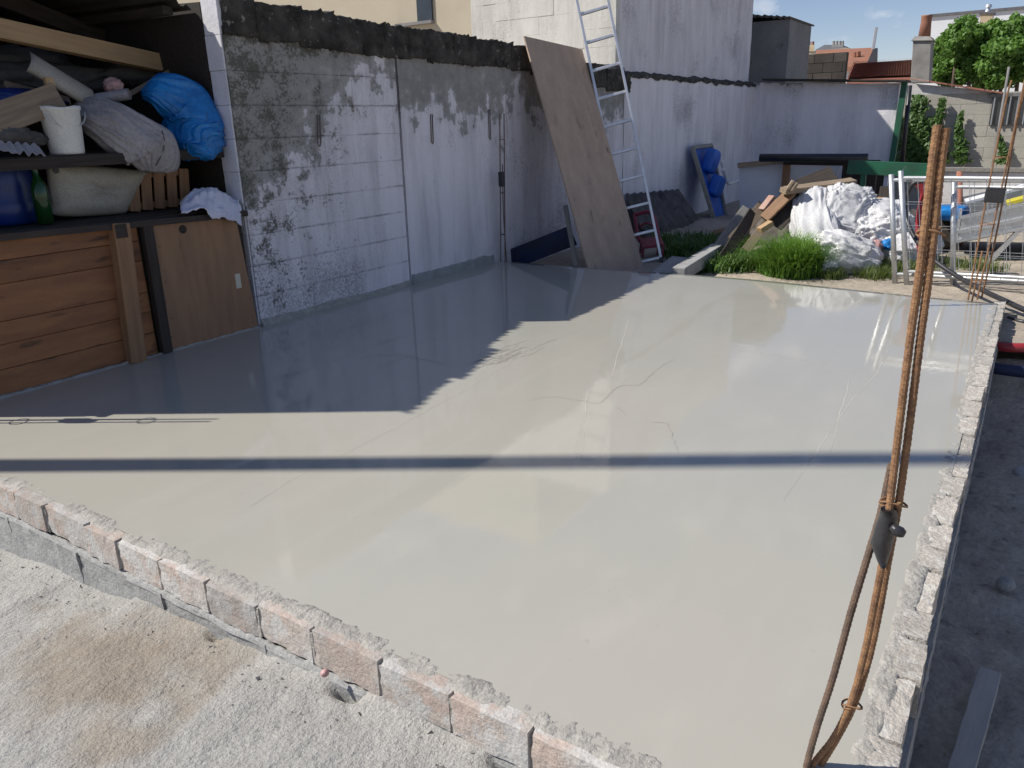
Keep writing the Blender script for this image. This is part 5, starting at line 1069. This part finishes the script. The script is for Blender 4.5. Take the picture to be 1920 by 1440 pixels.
# ------------------------------------------------------------------ site fence, hoses, trailer
def fence(label, x_post_px, y_top, y_bot, length, rail_px, seed):
    base = PZ(x_post_px[1], y_bot, -0.1); o = empty('site_fence', base, label, 'fence'); topP = PX(x_post_px[0], y_top, base.x+0.02)
    d = V((0.10, -1, 0)).normalized(); up = (topP-base)
    obj('post', MB().tube([base, topP], 0.021, 14), 'galvanised', o, smooth=True)
    fr = [(y_bot-q)/(y_bot-y_top) for q in rail_px]
    for f in fr:
        p = base+up*f; obj('rail', MB().tube([p, p+d*length], 0.015, 10), 'galvanised', o, smooth=True)
    far = base+d*length; obj('post', MB().tube([far, far+up], 0.021, 14), 'galvanised', o, smooth=True)
    mb = MB(); n = int(length/0.115)
    for k in range(1, n): p = base+d*(length*k/n); mb.tube([p+up*min(fr), p+up*max(fr)], 0.0022, 4)
    for k in range(1, 4): p = base+up*(min(fr)+(max(fr)-min(fr))*k/4); mb.tube([p, p+d*length], 0.0022, 4)
    tag(obj('wire_mesh', mb, 'galvanised', o), kind='stuff'); return o
fence('galvanised mesh fence panel with the leftmost post by the white sacks', (1671, 1678), 327, 533, 2.6, (337, 513), 1)
fence('galvanised mesh fence panel crossing behind the red hose', (1689, 1700), 320, 537, 2.5, (333, 508), 2)
fence('galvanised mesh fence panel in front of the silver trailer', (1789, 1786), 340, 536, 2.4, (350, 520), 3)
hp = bezier([PX(1712, 336, 7.6), PX(1726, 348, 7.6), PX(1733, 365, 7.6), PX(1726, 400, 7.6), PX(1724, 440, 7.6), PX(1730, 480, 7.6), PX(1745, 508, 7.6)], 16)
tag(obj('red_hose', MB().tube(hp, [0.036 if i % 2 else 0.030 for i in range(len(hp))], 12), 'red_hose', None, smooth=True), 'red ribbed hose hung on the mesh fence', 'hose')
hp = bezier([PX(1745, 330, 7.62), PX(1736, 350, 7.62), PX(1733, 400, 7.62), PX(1738, 450, 7.62)], 14)
tag(obj('red_hose', MB().tube(hp, [0.036 if i % 2 else 0.030 for i in range(len(hp))], 12), 'red_hose', None, smooth=True), 'second red ribbed hose hanging behind the rusty bars', 'hose')
hp = bezier([PX(1738, 338, 7.5), PX(1712, 345, 7.5), PX(1698, 375, 7.5), PX(1700, 410, 7.45), PX(1715, 445, 7.3), PX(1745, 482, 7.1), PX(1790, 515, 6.9), PX(1840, 543, 6.65), PX(1880, 562, 6.45), PX(1930, 584, 6.2), PX(1990, 598, 6.0)], 10)
tag(obj('black_hose', MB().tube(hp, 0.019, 10), 'black_plastic', None, smooth=True), 'thick black hose looping off the fence over the slab corner', 'hose')
hp = bezier([PZ(1890, 596, -0.09), PZ(1925, 604, -0.09), PZ(1990, 606, -0.09)], 8); tag(obj('black_hose', MB().tube(hp, 0.014, 8), 'black_plastic', None, smooth=True), 'thin black hose lying on the earth beside the trench', 'hose')
hp = bezier([PZ(1868, 648, -0.12), PZ(1900, 652, -0.12), PZ(1990, 650, -0.12)], 8); tag(obj('red_hose', MB().tube(hp, 0.03, 10), 'red_hose', None, smooth=True), 'dark red hose lying at the end of the trench', 'hose')
hp = bezier([PZ(1862, 690, -0.2), PZ(1890, 694, -0.2), PZ(1990, 706, -0.2)], 8); tag(obj('blue_pipe', MB().tube(hp, 0.035, 12), 'navy_sheet', None, smooth=True), 'blue pipe crossing the dark trench', 'pipe')
# silver trailer
A = PX(1806, 395, 8.7); dv = V((0.16, -1, 0)).normalized(); sv = V((-1, -0.16, 0)).normalized()
tz0, tz1 = PX(1812, 452, 8.7).z, PX(1806, 393, 8.7).z; A.z = 0; up = V((0, 0, 1)); tilt = 0.27
tr_ = empty('trailer', A+V((0, 0, yard_z(A.x, A.y))), 'silver box trailer loaded with green and yellow things behind the fence', 'trailer')
def TP(s, t, z): return A+dv*s+sv*(-t)+V((0, 0, z+tilt*s))
LT_ = 2.2; Wt = 1.1
obj('side_panel', MB().hexa([TP(0, 0, tz0), TP(LT_, 0, tz0), TP(LT_, 0.02, tz0), TP(0, 0.02, tz0)], [TP(0, 0, tz1-0.06), TP(LT_, 0, tz1-0.06), TP(LT_, 0.02, tz1-0.06), TP(0, 0.02, tz1-0.06)]), 'aluminium', tr_, Matrix())
for zz in (tz0, tz1-0.07, (tz0*0.7+tz1*0.3)): obj('rail', MB().bar(TP(-0.02, -0.015, zz), TP(LT_, -0.015, zz), 0.03, 0.03), 'aluminium', tr_)
obj('side_panel', MB().hexa([TP(0, Wt, tz0), TP(LT_, Wt, tz0), TP(LT_, Wt+.02, tz0), TP(0, Wt+.02, tz0)], [TP(0, Wt, tz1), TP(LT_, Wt, tz1), TP(LT_, Wt+.02, tz1), TP(0, Wt+.02, tz1)]), 'aluminium', tr_, Matrix())
obj('tailgate', MB().hexa([TP(-.025, 0.025, tz0), TP(-.005, 0.025, tz0), TP(-.005, Wt-.005, tz0), TP(-.025, Wt-.005, tz0)], [TP(-.025, 0.025, tz1), TP(-.005, 0.025, tz1), TP(-.005, Wt-.005, tz1), TP(-.025, Wt-.005, tz1)]), 'aluminium', tr_, Matrix())
obj('floor', MB().hexa([TP(0, .025, tz0-.03), TP(LT_, .025, tz0-.03), TP(LT_, Wt-.005, tz0-.03), TP(0, Wt-.005, tz0-.03)], [TP(0, .025, tz0-.005), TP(LT_, .025, tz0-.005), TP(LT_, Wt-.005, tz0-.005), TP(0, Wt-.005, tz0-.005)]), 'wood_dark', tr_, Matrix())
for t in (-0.02, Wt+0.06):
    wc = TP(0.95, t, 0); wc.z = yard_z(wc.x, wc.y)+0.27; whl = obj('wheel', MB().tube([wc-sv*0.06, wc-sv*0.05, wc+sv*0.05, wc+sv*0.06], [0.23, 0.27, 0.27, 0.23], 28), 'rubber', tr_, smooth=False)
    obj('rim', MB().tube([wc-sv*0.066, wc+sv*0.066], 0.14, 20), 'galvanised', whl)
obj('mudguard', MB().tube(bezier([TP(.7, -.02, tz0-.12), TP(.85, -.02, tz0-.02), TP(1.1, -.02, tz0+.03), TP(1.35, -.02, tz0-.02), TP(1.5, -.02, tz0-.12)], 5), 0.045, 6), 'aluminium', tr_)
obj('support_leg', MB().bar(TP(.5, 0.0, tz0), TP(.25, 0, tz0-.32), .05, .04), 'aluminium', tr_)
obj('axle', MB().bar(TP(1.05, -0.02, tz0-.12), TP(1.05, Wt+.06, tz0-.12), .05, .05), 'wood_dark', tr_)
tag(crumple('green_sheet', 'green_bright', TP(0.95, 0.35, tz1-0.12), (0.75, 0.3, 0.12), 71, 0.12, 1.6, rot=(0, -0.1, -0.2), sub=4), 'bright green plastic load inside the silver trailer', 'plastic sheet')
tag(board('yellow_plank', TP(0.35, 0.05, tz1-0.03), TP(1.8, 0.1, tz1+0.05), 0.12, 0.03, 'yellow_bright', None, normal=(0, -0.4, 1)), 'yellow plastic plank on top of the trailer load', 'plank')
tag(board('white_plank', TP(0.05, 0.45, tz1+0.02), TP(1.9, 0.5, tz1+0.10), 0.14, 0.03, 'white_board', None, normal=(0, -0.4, 1)), 'long white plank sticking out above the trailer load', 'plank')
tag(crumple('blue_crate', 'blue_tarp', PX(1782, 398, 9.0), (0.18, 0.16, 0.07), 73, 0.12, 2, sub=4, power=4), 'light blue plastic bag beside the trailer tailgate', 'bag')
tag(obj('dark_bin', MB().hexa([PX(1760, 470, 9.2), PX(1800, 470, 9.2), PX(1800, 470, 9.7), PX(1760, 470, 9.7)], [PX(1755, 402, 9.2), PX(1802, 402, 9.2), PX(1802, 402, 9.7), PX(1755, 402, 9.7)]), 'wood_dark', None, bevel=0.01), 'dark brown bin beside the trailer tailgate', 'bin')
tag(obj('red_post', MB().tube([PX(1799, 321, 9.6), PX(1801, 480, 9.6)], 0.028, 10), 'tile_red', None, smooth=True), 'short dull red post behind the fence', 'post')
tag(obj('steel_pole', MB().tube([V((16.5, PX(1892, 125, 16.5).y, -0.4)), PX(1892, 125, 16.5)], 0.02, 8), 'render_grey', None, smooth=True), 'thin grey pole rising in front of the barred window', 'pole')

# ------------------------------------------------------------------ reinforcement bars
near_rb = empty('rebar_bundle', PZ(1535, 1446), 'tall rusty ribbed reinforcing bars with black tape at the slab corner', 'rebar')
RX = 1.38
def RP(px, py, X=RX): return PX(px, py, X)
rebar_bar('bar', [RP(1758, 234), RP(1745, 330), RP(1728, 480), RP(1706, 640), RP(1686, 800), RP(1668, 950), RP(1655, 1050), RP(1640, 1130), RP(1622, 1220), RP(1598, 1310), RP(1565, 1380), RP(1530, 1425, 1.37), RP(1512, 1450, 1.365)], 0.0064, 'rust', near_rb)
rebar_bar('bar', [RP(1774, 240, 1.385), RP(1762, 330, 1.385), RP(1746, 480, 1.385), RP(1725, 640, 1.385), RP(1705, 800, 1.39), RP(1684, 950, 1.39), RP(1664, 1060, 1.40), RP(1648, 1150, 1.40), RP(1628, 1240, 1.40), RP(1602, 1320, 1.39), RP(1572, 1380, 1.385), RP(1536, 1440, 1.38), RP(1528, 1455, 1.38)], 0.0064, 'rust', near_rb)
rebar_bar('bar', [RP(1672, 870, 1.43), RP(1652, 960, 1.42), RP(1625, 1050, 1.40), RP(1595, 1150, 1.385), RP(1562, 1270, 1.37), RP(1530, 1370, 1.36), RP(1507, 1455, 1.355)], 0.0066, 'rust_dark', near_rb)['label'] = 'smoother grey brown bar'
tie_wire(near_rb, RP(1745, 436, 1.39), (0.020, 0.012), (0.05, 0.12, 1), 1); tie_wire(near_rb, RP(1675, 943, 1.39), (0.022, 0.013), (0.05, 0.15, 1), 2); tie_wire(near_rb, RP(1597, 1322, 1.385), (0.018, 0.012), (0.05, 0.3, 1), 3)
obj('tie_wire', MB().tube(bezier([RP(1608, 1290), RP(1606, 1304), RP(1598, 1326), RP(1590, 1336)], 5), 0.002, 6), 'rust', near_rb)
# wrap of black tape: a tapering wrinkled sleeve
mb = MB(); prof = [((1652, 1685), 950), ((1648, 1686), 965), ((1640, 1683), 985), ((1634, 1680), 1005), ((1632, 1676), 1015), ((1638, 1672), 1030), ((1646, 1668), 1045), ((1653, 1664), 1056)]
n = 14
for i, ((xa, xb), yy) in enumerate(prof):
    a, b = RP(xa, yy, 1.39), RP(xb, yy, 1.39); c = (a+b)/2; rad = (b-a).length/2
    for k in range(n):
        t = 2*math.pi*k/n; f = 1+0.10*nz((i*0.9, math.cos(t)*2, math.sin(t)*2), 1.0, 4)
        mb.v.append(tuple(c+(b-a).normalized()*rad*math.cos(t)*f+V((0.024*math.sin(t)*f, 0, 0.002*math.sin(3*t+i)))))
for i in range(len(prof)-1):
    for k in range(n): mb.f.append((i*n+k, i*n+(k+1) % n, (i+1)*n+(k+1) % n, (i+1)*n+k))
mb.f += [tuple(range(n)), tuple(reversed(range((len(prof)-1)*n, len(prof)*n)))]
tp = obj('tape_wrap', mb, 'tape_black', near_rb, Matrix(), smooth=True)
kk = RP(1683, 997, 1.37); obj('knot', MB().tube([kk+V((0, 0.012, 0.008)), kk+V((0, 0.004, 0.003)), kk+V((0, -0.006, 0)), kk+V((0, -0.012, -0.002))], [0.006, 0.010, 0.010, 0.006], 10), 'tape_black', tp, smooth=True)
def rebar_column(label, bars, r, tape, m, ties, ribs=False):
    b0 = bars[0][-1]; o = empty('rebar_column', b0, label, 'rebar')
    for q in bars: rebar_bar('bar', q, r, m, o, ribs)
    for c, ra in ties: obj('stirrup', MB().tube([V(c)+V((ra[0]*math.cos(t), ra[1]*math.sin(t), 0.004*math.sin(2*t))) for t in np.linspace(0, 2*math.pi, 9)], r*0.6, 5), m, o)
    if tape: obj('tape_wrap', MB().bar(tape[0], tape[1], tape[2], 0.045, V((0.1, -1, 0))), 'tape_black', o, bevel=0.006)
    return o
FX_ = 6.22
fb = [[PX(1897, 150, FX_), PX(1886, 190, FX_), PX(1850, 370, FX_), PX(1815, 563, FX_)], [PX(1926, 130, FX_), PX(1885, 320, FX_), PX(1856, 455, FX_), PX(1832, 562, FX_)],
      [PX(1932, 120, FX_+.06), PX(1905, 240, FX_+.06), PX(1868, 440, FX_+.06), PX(1840, 560, FX_+.06)], [PX(1842, 470, FX_+.05), PX(1822, 566, FX_+.02)]]
rebar_column('thin rusty leaning starter bars with black tape at the far slab corner', fb, 0.0058, (PX(1868, 352, FX_-.01), PX(1862, 380, FX_-.01), 0.115), 'rust', [(PX(1878, 295, FX_+.03), (0.06, 0.05)), (PX(1851, 420, FX_+.03), (0.055, 0.05)), (PX(1836, 525, FX_+.03), (0.05, 0.05))])
FW = 4.19
fb = [[PY(937, 213, FW), PY(938, 350, FW), PY(939, 491, FW)], [PY(945, 213, FW), PY(946, 350, FW), PY(947, 491, FW)], [PY(942, 308, FW-.03), PY(944, 400, FW-.03), PY(950, 491, FW-.03)]]
rebar_column('slim dark starter bars with black tape standing against the old wall', fb, 0.0058, (PY(940, 322, FW-.02), PY(941, 350, FW-.02), 0.05), 'rust_dark', [(PY(942, 262, FW), (0.028, 0.02)), (PY(942, 362, FW), (0.028, 0.02)), (PY(943, 440, FW), (0.028, 0.02))])
b = V((1.33, 4.12, 0)); rebar_column('rusty starter bars with black tape at the slab corner by the shed', [[b+V((0, 0, 1.26)), b+V((0, 0, 0.7)), b], [b+V((.05, -.02, 1.24)), b+V((.05, -.02, .7)), b+V((.05, -.02, 0))], [b+V((.02, .04, 1.0)), b+V((.02, .04, .5)), b+V((.02, .04, 0))]], 0.0058, (b+V((.025, 0, .56)), b+V((.025, 0, .68)), 0.07), 'rust', [(b+V((.02, 0, .35)), (.04, .04)), (b+V((.02, 0, .95)), (.04, .04))])
b = PZ(1722, 574); rebar_column('short rusty starter bar near the far slab corner', [[b+V((0.01, 0, 0.55)), b+V((0, 0, 0.3)), b], [b+V((.03, -.01, 0.5)), b+V((.02, 0, .3)), b+V((.02, 0, 0))]], 0.0062, None, 'rust', [(b+V((.012, 0, .25)), (.02, .02))])

# ------------------------------------------------------------------ tall post outside the frame (its shadow crosses the slab)
pb = V((1.236, 3.344, 0))+V((-0.516, 0.856, 0))*3.2
tag(obj('utility_pole', MB().tube([V((pb.x, pb.y, -0.6)), V((pb.x, pb.y, 3)), V((pb.x, pb.y, 9.2))], [0.075, 0.066, 0.056], 16), 'wood_grey', None, smooth=True), 'weathered wooden utility pole standing behind the shed', 'pole')

# ------------------------------------------------------------------ bits in the trench and on the rough ground
a, b = PZ(1855, 1262, -0.36), PZ(1795, 1470, -0.36); tag(board('grey_plank', a, b, 0.06, 0.03, 'plank_pale', None, rough=0.002), 'grey plank lying on the dark trench floor', 'plank')
tag(crumple('round_stone', 'block_grey', PZ(1886, 1095, -0.40), (0.035, 0.032, 0.028), 81, 0.12, 1.5, sub=3, ridge=False), 'round grey stone on the dark trench floor', 'stone')
tag(crumple('flat_stone', 'block_grey', PZ(1912, 885, -0.40), (0.05, 0.03, 0.02), 82, 0.15, 1.5, sub=3, ridge=False), 'flat pale stone on the dark trench floor', 'stone')
q = PX(609, 1262, 1.10); tag(crumple('plastic_scrap', 'pink_plastic', q, (0.012, 0.010, 0.011), 83, 0.2, 2, sub=3), 'tiny pink plastic scrap beside the dusty bricks', 'plastic scrap')
rs = random.Random(77)
crumb = MB()
for k in range(170):                                  # mortar crumbs fallen at the foot of the bricks
    yy = rs.uniform(0.5, 3.6); xx = 1.12-abs(rs.gauss(0, 0.10)); s = rs.uniform(0.002, 0.009); z = near_z(xx, yy)
    c = V((xx, yy, z+s*0.4)); P = [c+V((rs.uniform(-s, s), rs.uniform(-s, s), rs.uniform(-s*.6, s))) for _ in range(4)]
    crumb.add(P, [(0, 1, 2), (0, 2, 3), (0, 3, 1), (1, 3, 2)])
for k in range(14):                                   # loose stones further out
    yy, xx = rs.uniform(0.6, 3.6), rs.uniform(0.2, 1.08); s = rs.uniform(0.004, 0.013); c = V((xx, yy, near_z(xx, yy)+s*0.3)); P = [c+V((rs.uniform(-s, s), rs.uniform(-s, s), rs.uniform(-s*.5, s*.8))) for _ in range(4)]
    crumb.add(P, [(0, 1, 2), (0, 2, 3), (0, 3, 1), (1, 3, 2)])
tag(obj('mortar_crumbs', crumb, 'mortar', None, Matrix()), 'mortar crumbs scattered at the foot of the brick edging', 'rubble', kind='stuff')
crumb = MB()
for k in range(500):
    xx, yy = rs.uniform(0.6, 5.4), rs.uniform(-1.2, 0.03); s = rs.uniform(0.004, 0.03)**1.15; c = V((xx, yy, pit_z(xx, yy)+s*0.3)); P = [c+V((rs.uniform(-s, s), rs.uniform(-s, s), rs.uniform(-s*.6, s))) for _ in range(4)]
    crumb.add(P, [(0, 1, 2), (0, 2, 3), (0, 3, 1), (1, 3, 2)])
tag(obj('trench_gravel', crumb, 'soil_dark', None, Matrix()), 'loose dark gravel on the trench floor', 'gravel', kind='stuff')
